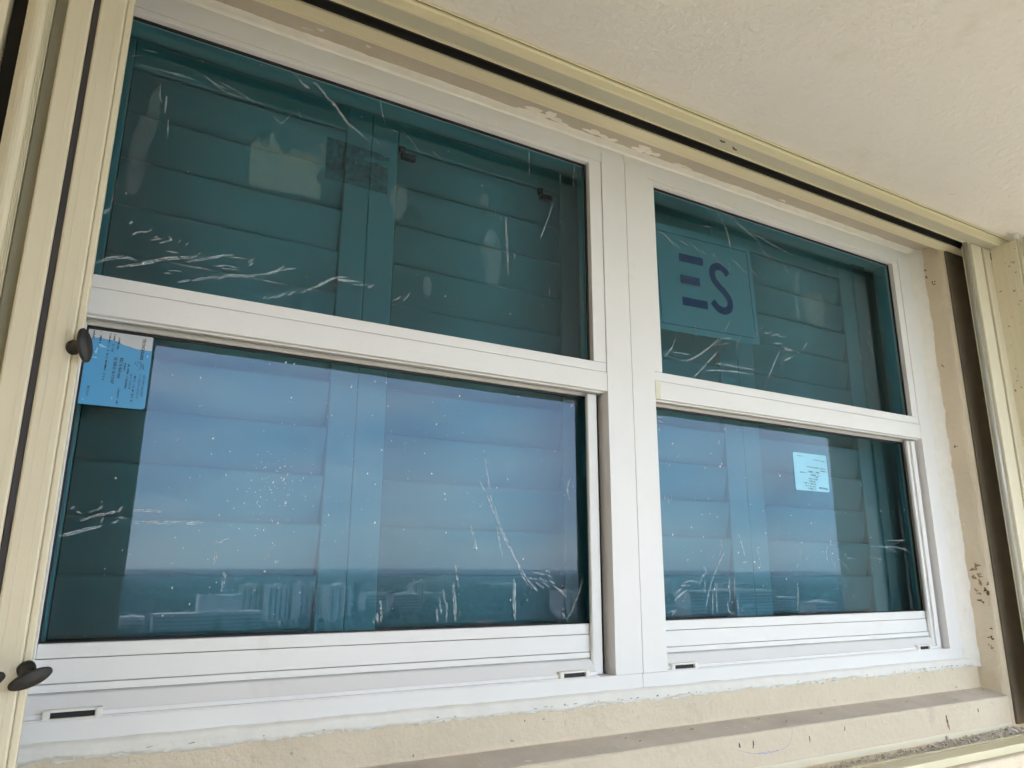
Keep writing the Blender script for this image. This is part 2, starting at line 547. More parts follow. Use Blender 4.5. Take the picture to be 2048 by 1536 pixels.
for k, (xx, zz, ru, rv, mm) in enumerate([(1.055, -0.290, .0015, .006, 'darkchip'), (1.022, -0.289, .0018, .004, 'darkchip'), (1.30, -0.288, .001, .003, 'darkchip'),
                                  (1.63, -0.300, .002, .010, 'darkchip'), (1.633, -0.312, .003, .009, 'chip'), (1.62, -0.278, .003, .002, 'flake'),
                                  (1.42, -0.287, .003, .002, 'flake'), (1.20, -0.2960, .0006, .006, 'darkchip'), (1.75, -0.292, .002, .003, 'darkchip')]):
    bm = bmesh.new()
    blob(bm, (xx, -0.0653, zz), (1, 0, 0), (0, 0, 1), (0, -1, 0), ru, rv, rnd, 10, 0.7, 0.0005)
    from_bm('paint_chip', bm, mm, wall)
for k in range(26):
    bm = bmesh.new()
    t = rnd.uniform(0.15, 0.9)
    blob(bm, (rnd.uniform(0.2, 1.86), -0.006 - 0.059 * t, -0.2602 - 0.012 * t), (1, rnd.uniform(-.6, .6), 0), (0, 1, -0.2), (0, 0, 1),
         rnd.uniform(.001, .005), rnd.uniform(.0008, .002), rnd, 9, 0.6, 0.0012)
    from_bm('paint_chip', bm, rnd.choice(['flake', 'flake', 'tan']), wall)
for k in range(30):
    bm = bmesh.new()
    blob(bm, (rnd.uniform(-0.02, 1.86), -0.0063, rnd.uniform(-0.255, -0.215)), (1, 0, 0), (0, 0, 1), (0, -1, 0),
         rnd.uniform(.0008, .003), rnd.uniform(.0008, .003), rnd, 9, 0.7, 0.0007)
    from_bm('paint_chip', bm, rnd.choice(['flake', 'flake', 'tan']), wall)
# pen stroke on the lip
bm = bmesh.new()
ribbon(bm, [(1.018, -0.2960), (1.045, -0.3030), (1.075, -0.3075), (1.110, -0.3070), (1.140, -0.3020), (1.152, -0.288), (1.158, -0.276)], 0.0009, -0.0653, rnd)
for q in range(7):
    x = 1.065 + q * 0.007
    ribbon(bm, [(x, -0.3075 + rnd.uniform(-.001, .002)), (x + 0.008, -0.3060 + rnd.uniform(-.002, .001))], 0.0018, -0.0656, rnd)
from_bm('pen_scribble', bm, 'pen', wall)

# pier and partition that close the balcony on either side (seen reflected in the panes)
box('balcony_pier', -0.55, 0.135, -1.94, -1.62, -1.50, CEIL - 0.001, 'wall', bev=0.01)
tag(bpy.data.objects['balcony_pier'], 'dark pier at the balcony edge mirrored at the left of the lower pane', 'pier')
box('left_light_blocker', -0.75, -0.47, -1.615, -0.066, -1.50, CEIL - 0.001, 'wall', bev=0.01)  # added out of view to block light from the left
tag(bpy.data.objects['left_light_blocker'], 'unseen beige wall added beyond the left shutter to cut light from the left', 'wall')
box('partition_wall', 4.13, 4.30, -1.94, -0.066, -1.50, CEIL - 0.001, 'wall', bev=0.01)
tag(bpy.data.objects['partition_wall'], 'dark partition wall mirrored at the right end of the right panes', 'wall')

# ------------------------------------------------------------------ caulk
caulk = empty('caulk_bead', (0.9, -0.005, -0.21), 'uneven white caulk bead smeared round the outside of the window frames', 'caulk')
def caulk_strip(name, fn, n):
    bm = bmesh.new()
    prev = None
    for i in range(n + 1):
        ring = [bm.verts.new(p) for p in fn(i / n)]
        if prev:
            for a in range(len(ring) - 1):
                bm.faces.new((prev[a], prev[a + 1], ring[a + 1], ring[a]))
        prev = ring
    return from_bm(name, bm, 'caulk', caulk, smooth=True)
def nz(t, s, k): return noise.noise((t * s, k * 7.3, 1.7))
def head_caulk(t):
    x = -0.13 + 2.005 * t
    a = 0.0008 * nz(t, 60, 1) + 0.0006 * nz(t, 240, 2)
    b = 0.0035 * nz(t, 26, 3) + 0.0022 * nz(t, 90, 4) + 0.0012 * nz(t, 300, 5)
    c = 0.0008 * nz(t, 130, 8)
    return [(x, 0.0006, 0.8345 + a), (x, -0.0024, 0.8358 + a), (x, -0.0040, 0.8400 + c), (x, -0.0052, 0.8440 + c), (x, -0.0072 + b * 0.5, 0.8472), (x, -0.0085 + b * 0.8, 0.8490)]
def side_caulk(t):
    z = -0.214 + 1.066 * t
    a = 0.0009 * nz(t, 40, 11) + 0.0005 * nz(t, 160, 12)
    b = 0.0040 * nz(t, 18, 13) + 0.0026 * nz(t, 60, 14) + 0.0014 * nz(t, 200, 15)
    c = 0.0010 * nz(t, 50, 18)
    return [(1.8335, 0.0006, z), (1.8370 + a, -0.0022, z), (1.8450 + c, -0.0034, z), (1.8560 + c, -0.0058, z), (1.8660, -0.0085 + b * .2, z),
            (1.8735, -0.0108 + b * .5, z), (1.8765, -0.0128 + b * .9, z), (1.8792, -0.0142 + b * .9, z)]
def sill_caulk(t):
    x = -0.13 + 2.005 * t
    a = 0.0012 * nz(t, 40, 21) + 0.0006 * nz(t, 160, 22)
    b = 0.0045 * nz(t, 15, 23) + 0.0040 * nz(t, 55, 24) + 0.0036 * abs(nz(t, 280, 25)) - 0.002
    return [(x, 0.0006, -0.1935 + a), (x, -0.0050, -0.1955 + a), (x, -0.0078, -0.1985 + a), (x, -0.0074, -0.2030), (x, -0.0086, -0.2072 + b * .5), (x, -0.0082, -0.2105 + b), (x, -0.0050, -0.2125 + b)]
caulk_strip('head_bead', head_caulk, 500)
caulk_strip('side_bead', side_caulk, 400)
caulk_strip('sill_bead', sill_caulk, 600)
# ragged crumbs along the sill bead
bm = bmesh.new()
rr = random.Random(21)
for i in range(150):
    x = rr.uniform(0.0, 1.86)
    blob(bm, (x, -0.0066, -0.2115 + rr.uniform(-.0025, .001)), (1, 0, 0), (0, 0, 1), (0, -1, 0), rr.uniform(.002, .009), rr.uniform(.0008, .0022), rr, 10, .6, rr.uniform(.0006, .0022))
crumbs = from_bm('caulk_crumbs', bm, 'caulk', caulk)
crumbs['kind'] = 'stuff'
bm = bmesh.new()
for i in range(60):
    x = rr.choice([rr.uniform(0.70, 1.0), rr.uniform(1.55, 1.86), rr.uniform(0, 1.86)])
    blob(bm, (x, -0.0089, -0.2075 + rr.uniform(-.0012, .0012)), (1, 0, 0.1), (0, 0, 1), (0, -1, 0), rr.uniform(.001, .004), rr.uniform(.0003, .0007), rr, 8, .6, .0003)
pits = from_bm('dark_pits', bm, 'darkchip', caulk)
pits['kind'] = 'stuff'
# paint peeling from the soffit beside the head bead
for (x, y, ru, rv) in [(0.640, -0.024, .030, .008), (0.672, -0.027, .018, .010), (0.700, -0.022, .020, .005), (0.775, -0.026, .020, .005), (0.800, -0.024, .026, .0055), (0.825, -0.022, .016, .005),
                       (0.905, -0.027, .022, .009), (0.930, -0.025, .016, .008), (0.23, -0.036, .006, .0015), (0.31, -0.038, .006, .0015), (0.21, -0.028, .008, .001), (1.02, -0.020, .020, .004), (1.33, -0.024, .008, .003)]:
    bm = bmesh.new()
    blob(bm, (x, y + 0.008, CEIL - 0.0018), (1, 0.05, 0), (0, 1, 0), (0, 0, -1), ru, rv, rnd, 22, 0.75, 0.0009)
    from_bm('paint_flake', bm, 'flake', ceiling)
for i in range(22):
    bm = bmesh.new()
    x = rnd.uniform(1.0, 2.1)
    blob(bm, (x, rnd.uniform(-0.30, -0.19), CEIL - 0.0002), (1, rnd.uniform(-1, 1), 0), (0, 1, 0), (0, 0, -1), rnd.uniform(.0015, .007), rnd.uniform(.0005, .0015), rnd, 9, 0.8, 0.0006)
    from_bm('paint_flake', bm, 'flake', ceiling)

# ================================================================== shutter tracks
htrack = empty('header_track', (0.9, -0.118, 0.829), 'long cream aluminium shutter track fixed under the ceiling with an open slot', 'track')
X0, X1 = -1.2, 3.2
extrude_x('inner_flange', [(-0.062, 0.8495), (-0.062, 0.8290), (-0.070, 0.8284), (-0.0705, 0.8290), (-0.078, 0.8290), (-0.0785, 0.8284), (-0.0895, 0.8284), (-0.0900, 0.8272), (-0.0945, 0.8272), (-0.0945, 0.8495)], X0, X1, 'creamx', htrack)
box('slot_liner', X0, X1, -0.1215, -0.0946, 0.8450, 0.8494, 'dark', htrack, bev=0)  # dark insides paint in the shade of a deeper slot
box('slot_wall', X0, X1, -0.0975, -0.0946, 0.8310, 0.8449, 'dark', htrack, bev=0)
box('slot_wall', X0, X1, -0.1215, -0.1190, 0.8310, 0.8449, 'dark', htrack, bev=0)
extrude_x('slot_lip', [(-0.1216, 0.8494), (-0.1216, 0.8272), (-0.1262, 0.8272), (-0.1262, 0.8494)], X0, X1, 'creamx', htrack, bev=0.0005)
extrude_x('middle_web', [(-0.1263, 0.8493), (-0.1263, 0.8302), (-0.1560, 0.8302), (-0.1560, 0.8493)], X0, X1, 'trackgrey', htrack)
extrude_x('outer_flange', [(-0.1561, 0.8494), (-0.1561, 0.8276), (-0.1610, 0.8276), (-0.1612, 0.8420), (-0.1640, 0.8450), (-0.1640, 0.8494)], X0, X1, 'creamx', htrack, bev=0.0005)
extrude_x('ceiling_flange', [(-0.1662, 0.8497), (-0.1662, 0.8474), (-0.1700, 0.8474), (-0.1704, 0.8497)], X0, X1, 'creamx', htrack)
extrude_x('shadow_gap', [(-0.1641, 0.8496), (-0.1641, 0.8482), (-0.1661, 0.8482), (-0.1661, 0.8496)], X0, X1, 'dark', htrack)
for (x, y) in [(1.005, -0.143), (1.045, -0.136)]:
    bm = bmesh.new()
    blob(bm, (x, y, 0.8300), (1, 0.2, 0), (0, 1, 0), (0, 0, -1), .006, .003, rnd, 14, 0.8, 0.0012)
    from_bm('scuff', bm, 'darkchip', htrack)

strack = empty('sill_track', (1.5, -0.13, -0.3405), 'cream shutter track with gritty debris along the foot of the ledge', 'track')
extrude_x('back_fin', [(-0.0655, -0.3405), (-0.0655, -0.3270), (-0.0690, -0.3262), (-0.0700, -0.3290), (-0.0700, -0.3405)], -1.2, 1.870, 'cream', strack, bev=0.0006)
extrude_x('inner_fin', [(-0.117, -0.3405), (-0.117, -0.3360), (-0.120, -0.3354), (-0.1225, -0.3360), (-0.1225, -0.3415)], -1.2, 3.0, 'creamx', strack, bev=0.0006)
box('groove', -1.2, 3.0, -0.1340, -0.1226, -0.3420, -0.3412, 'dark', strack, bev=0)
extrude_x('outer_fin', [(-0.134, -0.3420), (-0.134, -0.3350), (-0.146, -0.3330), (-0.168, -0.3345), (-0.172, -0.3290), (-0.186, -0.3285), (-0.188, -0.3420)], -1.2, 3.0, 'creamx', strack, bev=0.0008)
rg = random.Random(5)
grit = []
for i in range(750):
    t = rg.random() ** 0.7
    r = rg.uniform(.0006, .0026) * (0.6 + t)
    grit.append(Matrix.Translation((0.9 + 0.98 * t, rg.uniform(-0.116, -0.0705 - 0.02 * (1 - t)), -0.3395 + r * 0.5 + rg.uniform(0, .003) * t))
                @ Matrix.Rotation(rg.uniform(0, 3), 4, (rg.random(), rg.random(), 1)) @ Matrix.Diagonal((r * rg.uniform(.8, 2.4), r * rg.uniform(.6, 1.3), r * rg.uniform(.4, 1), 1)))
tag(scatter('track_debris', grit, 'debris', rg, 0.2), 'grey grit and crumbs lying in the track below the ledge', 'debris', kind='stuff')
bm = bmesh.new()
for i in range(26):
    blob(bm, (rg.uniform(1.80, 1.98), rg.uniform(-0.16, -0.10), -0.333 + rg.uniform(0, .006)), (1, rg.uniform(-.5, .5), rg.uniform(-.3, .3)), (0, 1, rg.uniform(-.4, .4)), (0, 0, 1), rg.uniform(.004, .016), rg.uniform(.003, .008), rg, 10, .6, .001)
tag(from_bm('caulk_scraps', bm, 'caulk'), 'heap of white caulk scraps at the right end of the track', 'scraps', kind='stuff')
bm = bmesh.new()
blob(bm, (1.612, -0.0705, -0.3335), (1, 0, 0), (0, 0, 1), (0, -1, 0), .0042, .0045, rg, 16, .2, .003)
from_bm('screw_head', bm, 'grey', strack)

# ================================================================== windows
STROKES = {   # per pane: (width mm, x, z, x, z, ... in 0.1 mm)
    'UL': [(4.6,-317,3987,-166,4083,33,4148,163,4119), (4.6,-72,3984,88,4039,331,4144,496,4227,710,4293,863,4341,968,4432), (3.5,783,4244,979,4328,1202,4424,1409,4498), (1.7,1159,4387,1268,4474), (2.3,1366,4442,1580,4476), (2.3,1611,4407,1699,4517), (1.7,1627,4364,1682,4431), (1.7,700,4174,924,4196,1131,4194), (2.3,1148,4259,1308,4302,1499,4308), (1.7,1265,4258,1502,4269), (2.3,519,4018,627,4033), (1.7,568,4072,732,4089), (3.5,705,3921,855,3985), (4.0,889,3980,1053,4053,1232,4117), (4.6,1225,4070,1369,4159,1605,4204,1867,4292), (3.5,1868,4279,2035,4384,2141,4490), (2.3,1938,4335,2209,4444,2309,4485), (1.7,1727,4195,1951,4187,2165,4189), (1.7,1876,3899,1921,3949), (2.3,1949,3913,2042,3986), (3.5,2046,3946,2189,4051), (3.5,2242,4025,2362,4132), (4.0,2416,4107,2617,4226,2769,4342,2897,4454), (2.9,2844,4429,3141,4520), (2.9,2980,4429,3168,4439), (2.9,2860,4411,3101,4519), (2.9,2968,4434,3328,4471), (2.3,3219,4399,3500,4447), (2.9,3474,4392,3584,4488), (2.3,3902,4256,4031,4355), (2.6,4079,4290,4192,4447), (1.7,2895,4304,2961,4331), (4.0,5998,6294,6011,5955,6038,5624,6059,5162), (2.9,7051,6890,6911,6494,6747,6048), (2.3,6925,5124,6953,4910), (1.4,4878,4428,4889,4369), (1.4,7204,6551,7215,6482), (1.2,6784,4777,6798,4646), (1.2,6182,5623,6193,5491), (1.2,5772,6372,5787,6239), (1.2,5890,6300,5902,6166), (4.0,2351,7789,2620,7595,2806,7402,2932,7251,3114,7150,3331,7010), (3.5,2189,7696,2305,7642), (2.3,3415,7118,3574,6974), (1.7,3479,7939,3540,7657,3630,7388), (1.4,3741,7358,3834,7355), (1.7,3927,7403,4091,7272,4293,7050), (1.4,4483,7194,4753,7039), (1.2,7569,7858,7521,7541,7538,7321), (1.2,6495,7826,6513,7248), (1.2,7199,7596,7215,7304), (5.8,-328,4723,-237,4824), (1.7,-149,7156,33,7153,168,7176), (1.4,123,7173,357,7160,593,7175), (1.2,261,7182,542,7201), (2.3,725,7300,882,7208,1082,7192), (1.7,950,7264,1234,7187,1445,7110,1602,7105), (1.4,858,7200,1063,7125,1291,7116), (1.2,-133,7410,47,7438), (1.2,-291,7230,-145,7317), (1.2,1772,6949,1911,6873,2030,7069), (1.4,2129,7197,2208,7052), (2.6,56,4486,135,4544,259,4587,285,4646), (1.7,294,4466,440,4527), (1.4,332,4519,384,4540), (2.3,416,4450,551,4527,511,4584), (1.2,642,4509,682,4559), (1.2,746,4481,774,4541), (1.7,504,4346,680,4360), (2.0,16,4644,43,4690), (1.7,149,6935,160,6737,205,6638), (2.3,248,6769,257,6485), (1.4,313,6390,332,6113), (1.2,-86,5140,-84,5035), (1.2,-248,4912,-227,4996), (2.9,1929,8015,2084,7785,2263,7627), (2.3,2390,7804,2637,7536,2819,7406,2979,7169)],
    'UR': [(2.6,9608,6933,9897,6848,10102,6673), (2.0,10108,6764,10317,6610), (1.6,10224,6859,10496,6788), (2.3,10531,6887,10774,6739,10877,6602), (1.6,10861,6759,11027,6682), (2.3,11127,6844,11343,6638,11566,6502), (2.0,11617,6723,11773,6477), (1.6,11770,6757,12064,6658), (2.0,11829,6747,12174,6540), (1.6,12051,6537,12330,6550), (2.3,12343,6671,12605,6489), (2.0,12621,6636,12824,6463), (2.6,11634,7556,11730,7293,11791,6974), (2.6,12200,7699,12465,7520,12707,7407,12814,7211,13026,7089,13212,7008), (2.0,12598,7577,13166,7442,13890,7335), (2.0,13450,7061,13739,6703), (1.3,10822,7351,11412,7429), (3.3,9572,4096,9844,4342,9992,4615), (3.0,9893,4300,10370,4331), (3.0,10065,4148,10417,4242,10818,4493,11177,4765), (2.0,11053,4637,11520,4755), (3.0,11144,4717,11354,4829,11589,4877), (2.0,11429,5027,11599,5278), (3.0,10441,3850,10791,4171,11215,4555), (2.3,11074,4241,11587,4255,12357,4264), (2.3,10754,4047,11460,4125,12226,4166), (2.6,12357,5093,12630,5323), (2.6,12643,5164,12903,5240), (2.6,12858,5131,13159,5251), (2.6,13055,5187,13378,5194), (2.6,12903,4977,13193,5010), (3.3,13153,4948,13504,4910), (2.0,13142,4854,13571,4921), (2.6,13207,4611,13585,4783), (2.0,13109,4849,12802,4394,12496,3886), (2.0,13874,4968,14115,5243), (1.6,16372,5585,16487,5374,16493,5197), (1.6,15939,5289,16010,5050,16023,4828), (1.6,15632,5665,15648,5543), (1.6,16719,7489,16710,7352), (2.0,11746,4681,11897,5017), (2.6,11304,7888,11556,7690,11705,7344,11787,6936), (2.0,11876,7870,12164,7651,12525,7496)],
    'LL': [(2.4,-177,737,-135,771), (1.8,-117,707,-48,688), (2.9,27,702,137,751,170,796), (3.5,-54,591,109,662,260,701,402,751), (2.9,357,716,407,796), (4.1,-262,393,-110,440,53,498,202,535), (2.1,179,567,199,644), (2.9,296,571,380,611), (2.7,365,650,485,644), (2.9,534,746,696,753,873,742), (3.5,572,592,734,597,876,625), (2.9,717,574,920,604,1066,620), (2.9,964,587,1193,632), (4.1,1196,602,1422,621), (2.7,1571,349,1679,374,1766,411), (2.9,1598,246,1615,166,1588,64), (3.2,1730,-38,1766,-106,1745,-196,1733,-298), (2.7,2273,139,2349,223), (2.4,2420,141,2432,82), (2.7,2321,701,2331,641), (2.9,2543,-698,2551,-767), (2.9,-7,-762,5,-779), (2.9,183,-805,194,-822), (1.8,5867,1060,6000,838,6168,504,6402,143,6503,-80,6704,-303), (1.8,5965,1064,6067,755,6268,394,6469,60,6603,-136,6806,-346), (2.7,6018,725,6053,501,6121,238), (2.9,5520,723,5588,518,5639,313), (2.7,5257,79,5292,-107,5333,-279), (5.9,5234,-186,5256,-475,5279,-774), (3.5,5051,-290,5087,-498), (3.5,4987,-419,5040,-678), (4.7,4949,-586,4970,-778), (4.1,5116,-486,5126,-602,5116,-782), (3.5,4016,-444,4040,-604,4046,-764), (4.1,3971,-615,3992,-775), (2.9,3921,-687,3926,-773), (5.9,6353,-135,6355,-492,6366,-790), (2.9,5351,-633,5353,-711), (2.9,7747,-137,7649,-397,7500,-680,7391,-804), (2.4,7305,-690,7391,-804), (1.8,7306,-619,7340,-654), (2.7,6637,-122,6807,-136), (2.7,6705,-23,6945,-65), (2.4,6981,6,7067,-28), (2.7,6841,-122,7014,-179), (2.7,6603,-164,6773,-248), (2.7,6773,-192,6944,-291), (2.4,6910,-193,7048,-278), (2.4,7015,-65,7119,-122), (2.4,7049,-165,7188,-222), (2.4,7118,-250,7327,-351), (2.4,7187,-279,7397,-437), (1.8,7294,-237,7364,-266), (2.1,6739,-248,6806,-332), (2.6,5744,2000,5818,1569,5921,1062), (1.7,5657,1491,5853,1151,5971,906), (2.6,7499,1233,7449,1453,7528,1638), (2.6,7616,1644,7568,1460), (2.4,7549,2935,7647,3061), (3.5,7647,3061,7703,2969), (1.5,7380,3062,7647,3061), (2.1,6393,3007,6446,3007), (1.8,6588,3062,6642,3062)],
    'LR': [(2.0,11653,760,11719,585,11803,313), (2.0,11733,177,11846,197), (2.4,12158,456,12224,280,12240,64), (2.4,11147,630,11162,496,11080,304), (2.7,11231,363,11021,114,10866,-148,10741,-406,10641,-678), (2.7,10628,111,10723,0), (3.0,10721,-18,10584,-111,10495,-276), (2.0,10657,-167,10638,-405), (2.7,10072,-219,10274,-184,10500,-203), (2.7,10044,-263,10268,-264), (2.7,9912,-398,10067,-291), (2.7,9854,-539,10008,-434,10187,-346), (3.4,10844,-407,10810,-809), (2.7,10938,-223,10936,-556,10930,-793), (3.0,11321,-111,11305,-561), (3.0,11473,-112,11412,-563), (2.7,11222,-597,11259,-764,11416,-804), (2.7,11495,-545,11525,-788), (2.0,11616,-697,11623,-791), (2.4,13316,-233,13296,-472,13239,-807), (2.7,14561,777,14501,562), (2.7,14415,560,14329,431,14362,221), (2.0,14474,307,14606,97), (1.3,14767,268,15131,15), (1.3,15011,313,15352,296), (1.3,15862,588,16480,578,16976,428), (1.3,16485,600,17081,566,17519,436), (1.3,15782,344,16349,285), (1.3,16586,738,17275,754), (2.7,9672,-747,9867,-716,9765,-801), (2.0,17203,-495,17193,-717), (1.7,14500,-155,14586,-238), (2.0,9710,1433,9754,1341), (2.0,9807,1401,9835,1289), (2.0,9882,1404,9903,1330), (1.7,10523,1418,10533,1341), (1.7,9627,2992,9778,2969), (1.7,9648,2915,9797,2871), (1.7,9664,2759,9685,2682)],
}


def window(px, label, group, jl, jr, ug, lg, right_bead, pane_keys, left_outer, right_outer):
    """one single-hung unit: fixed pane above, sliding sash below; jl, jr are the jambs' inner edges"""
    W = empty('single_hung_window', ((jl + jr) / 2, 0.0, -0.205), label, 'window', group)
    HB, RT, RM, RB = 0.790, 0.379, 0.3595, 0.324            # pane head, rail top, rail joint, rail foot
    w = 'white'
    # outer frame
    box('head', left_outer, right_outer, 0.0, 0.070, HB + 0.0095, 0.8400, w, W)
    box('sill', left_outer, right_outer, 0.0, 0.070, -0.2050, -0.1712, w, W)
    box('jamb', left_outer, jl, -0.0014, 0.070, -0.1708, 0.8195, w, W)
    box('jamb', jr, right_outer, -0.0014, 0.070, -0.1708, 0.8195, w, W)
    # beads that hold the fixed pane
    for n_, a in (('glazing_bead', (jl + 0.0008, ug[0], RT - .0004, HB + 0.0090)), ('glazing_bead', (ug[1], jr - 0.0008, RT - .0004, HB + 0.0090))):
        box(n_, a[0], a[1], 0.0004, 0.040, a[2], a[3], w, W, bev=0.0007)
    box('head_bead', ug[0] + .0002, ug[1] - .0002, 0.0006, 0.040, HB, HB + 0.0088, w, W, bev=0.0007)
    # meeting rail in two pieces, with the drip grooves of its underside
    box('rail_bead', jl + 0.0008, jr - 0.0008, 0.0006, 0.040, RM + 0.0006, RT - 0.0008, w, W)
    rail = box('meeting_rail', jl + 0.0004, jr - 0.0004, -0.0006, 0.030, RB, RM, w, W)
    box('drip_lip', jl + .001, jr - .001, 0.0080, 0.0115, RB - 0.0030, RB - 0.0001, w, rail, bev=0.0005)
    box('drip_lip', jl + .001, jr - .001, 0.0180, 0.0215, RB - 0.0035, RB - 0.0001, 'grey', rail, bev=0.0005)
    # fixed pane
    def pane(name, x0, x1, y, z0, z1, key):
        bm = bmesh.new()
        add_box(bm, x0, x1, y, y + 0.008, z0, z1)
        bm.faces.ensure_lookup_table()
        for f in bm.faces:
            f.normal_update()
            f.material_index = 0 if f.normal.y < -0.9 else 1
        me = bpy.data.meshes.new(name)
        bm.to_mesh(me)
        bm.free()
        g = link(name, me, ['glass_out', 'glass_in'], W)
        rk = random.Random(sum(map(ord, key)))
        sb, fb = bmesh.new(), bmesh.new()
        for s in STROKES[key]:
            pts = [(s[i] / 10000, s[i + 1] / 10000) for i in range(1, len(s), 2)]
            pts = [(min(max(x, x0 + .001), x1 - .001), min(max(z, z0 + .001), z1 - .001)) for x, z in pts]
            w_ = s[0] / 1000
            ribbon(fb, pts, w_, y - 0.0003, rk, 0.0001)
            ribbon(sb, pts, max(0.0007, w_ * 0.20), y - 0.0005, rk, 0.0001, 0.42 * w_, 0.22)
            ribbon(sb, pts, max(0.0006, w_ * 0.16), y - 0.0005, rk, 0.0001, -0.38 * w_, 0.30)
            if w_ > 0.003:
                ribbon(sb, pts, w_ * 0.14, y - 0.0005, rk, 0.0001, 0.05 * w_, 0.5)
        so = from_bm('adhesive_smears', sb, 'residue', g)
        so['kind'] = 'stuff'
        so = from_bm('smear_film', fb, 'smear', g)
        so['kind'] = 'stuff'
        db = bmesh.new()
        for q in range(330 if key[0] == 'L' else 60):
            if q % 4 == 0 and key == 'LL':
                x, z = rk.gauss(0.225, 0.03), rk.gauss(0.115, 0.03)
            elif key == 'LL':
                x, z = rk.triangular(x0, x1, x0 + .25), rk.uniform(z0 + .03, z1)
            else:
                x, z = rk.uniform(x0, x1), rk.uniform(z0 + .03, z1)
            r = 0.00045 + 0.0012 * rk.random() ** 5
            if x0 + .004 < x < x1 - .004 and z0 + .004 < z < z1 - .004:
                blob(db, (x, y - 0.0003, z), (1, 0, 0), (0, 0, 1), (0, -1, 0), r * rk.uniform(.7, 1.1), r * rk.uniform(.8, 1.7), rk, 7, .4, .0002)
        so = from_bm('dried_drops', db, 'speck', g)
        so['kind'] = 'stuff'
        return g
    up_p = pane('upper_pane', ug[0] - .006, ug[1] + .006, 0.0145, RT - .006, HB + .006, pane_keys[0])
    def gasket(x0, x1, z0, z1, y, t, parent):
        box('gasket', x0, x1, y - 0.0035, y - 0.0002, z1 - t, z1, 'rubber', parent, bev=0.0004)
        box('gasket', x0, x1, y - 0.0035, y - 0.0002, z0, z0 + t * .5, 'rubber', parent, bev=0.0003)
        box('gasket', x0, x0 + t * .6, y - 0.0034, y - 0.0002, z0 + t * .5, z1 - t, 'rubber', parent, bev=0.0004)
        box('gasket', x1 - t, x1, y - 0.0034, y - 0.0002, z0 + t * .5, z1 - t, 'rubber', parent, bev=0.0004)
    gasket(ug[0] + .0003, ug[1] - .0003, RT - .0006, HB - .0002, 0.0145, 0.0042, up_p)
    # the jamb's track strips in front of the sash
    box('track_strip', jr - 0.033, jr - 0.0115, 0.018, 0.0275, -0.1705, RB - 0.0042, w, W, bev=0.003)
    box('track_gap', jr - 0.0112, jr - 0.0004, 0.030, 0.032, -0.1705, RB - 0.0042, 'rubber', W, bev=0)
    box('track_strip', jl + 0.0115, jl + 0.0150, 0.018, 0.0275, -0.1705, RB - 0.0042, w, W, bev=0.001)
    # sliding sash
    S0, S1 = jl + 0.004, jr - 0.012
    GB = -0.0884
    ys = 0.0285
    box('sash_stile', S0, lg[0], ys, 0.058, -0.1340, RB - .004, w, W)
    box('sash_stile', lg[1], lg[1] + 0.0065, ys, 0.058, -0.1340, RB - .0045, 'grey', W, bev=0.001)
    box('sash_stile', lg[1] + 0.0085, S1, ys + .006, 0.058, -0.1340, RB - .0045, 'rubber', W, bev=0)
    br = box('bottom_rail', lg[0] + .0004, lg[1] + .006, ys + .0008, 0.058, -0.1052, GB, w, W)
    box('rail_step', S0, lg[1] + .0075, ys - .0004, 0.058, -0.1340, -0.1060, w, br)
    box('rail_foot', S0, jr - 0.0335, ys - 0.0040, 0.058, -0.1432, -0.1346, w, br, bev=0.001)
    box('top_rail', lg[0], lg[1], 0.032, 0.058, RB - 0.006, RB + 0.02, w, W)
    lp = pane('lower_pane', lg[0] - .004, lg[1] + .004, 0.040, GB - .004, RB - .0045, pane_keys[1])
    gasket(lg[0] + .0003, lg[1] - .0003, GB + .0003, RB - .0062, 0.040, 0.0042, lp)
    # sloping inner sill, its lip and the weep covers
    extrude_x('inner_sill', [(0.060, -0.1455), (0.0262, -0.1455), (0.0235, -0.1470), (0.0085, -0.1640), (0.0060, -0.1640), (0.0060, -0.1690), (0.0004, -0.1695), (0.0004, -0.1711), (0.060, -0.1711)],
              jl + .0005, jr - .0335, w, W, bev=0.0005)
    box('sill_shadow_joint', jl + .0005, jr - .0335, 0.027, 0.050, -0.1453, -0.1434, 'grey', W, bev=0)
    return W

def weep_cover(W, xc, hw, zc):
    """moulded cover with a slot: a rim of four bars round a dark recess"""
    t, h = 0.0052, 0.0062
    bm = bmesh.new()
    add_box(bm, xc - hw - .008, xc - hw, 0.0008, 0.012, zc - h, zc + h, .0016)
    add_box(bm, xc + hw, xc + hw + .008, 0.0008, 0.012, zc - h, zc + h, .0016)
    add_box(bm, xc - hw + .0001, xc + hw - .0001, 0.0009, 0.012, zc + .0030, zc + h, .0008)
    add_box(bm, xc - hw + .0001, xc + hw - .0001, 0.0009, 0.012, zc - h, zc - .0036, .0005)
    o = from_bm('weep_cover', bm, 'nylon', W)
    box('slot', xc - hw + .0002, xc + hw - .0002, 0.0050, 0.0120, zc - .0036, zc + .0030, 'rubber', o, bev=0)
    return o

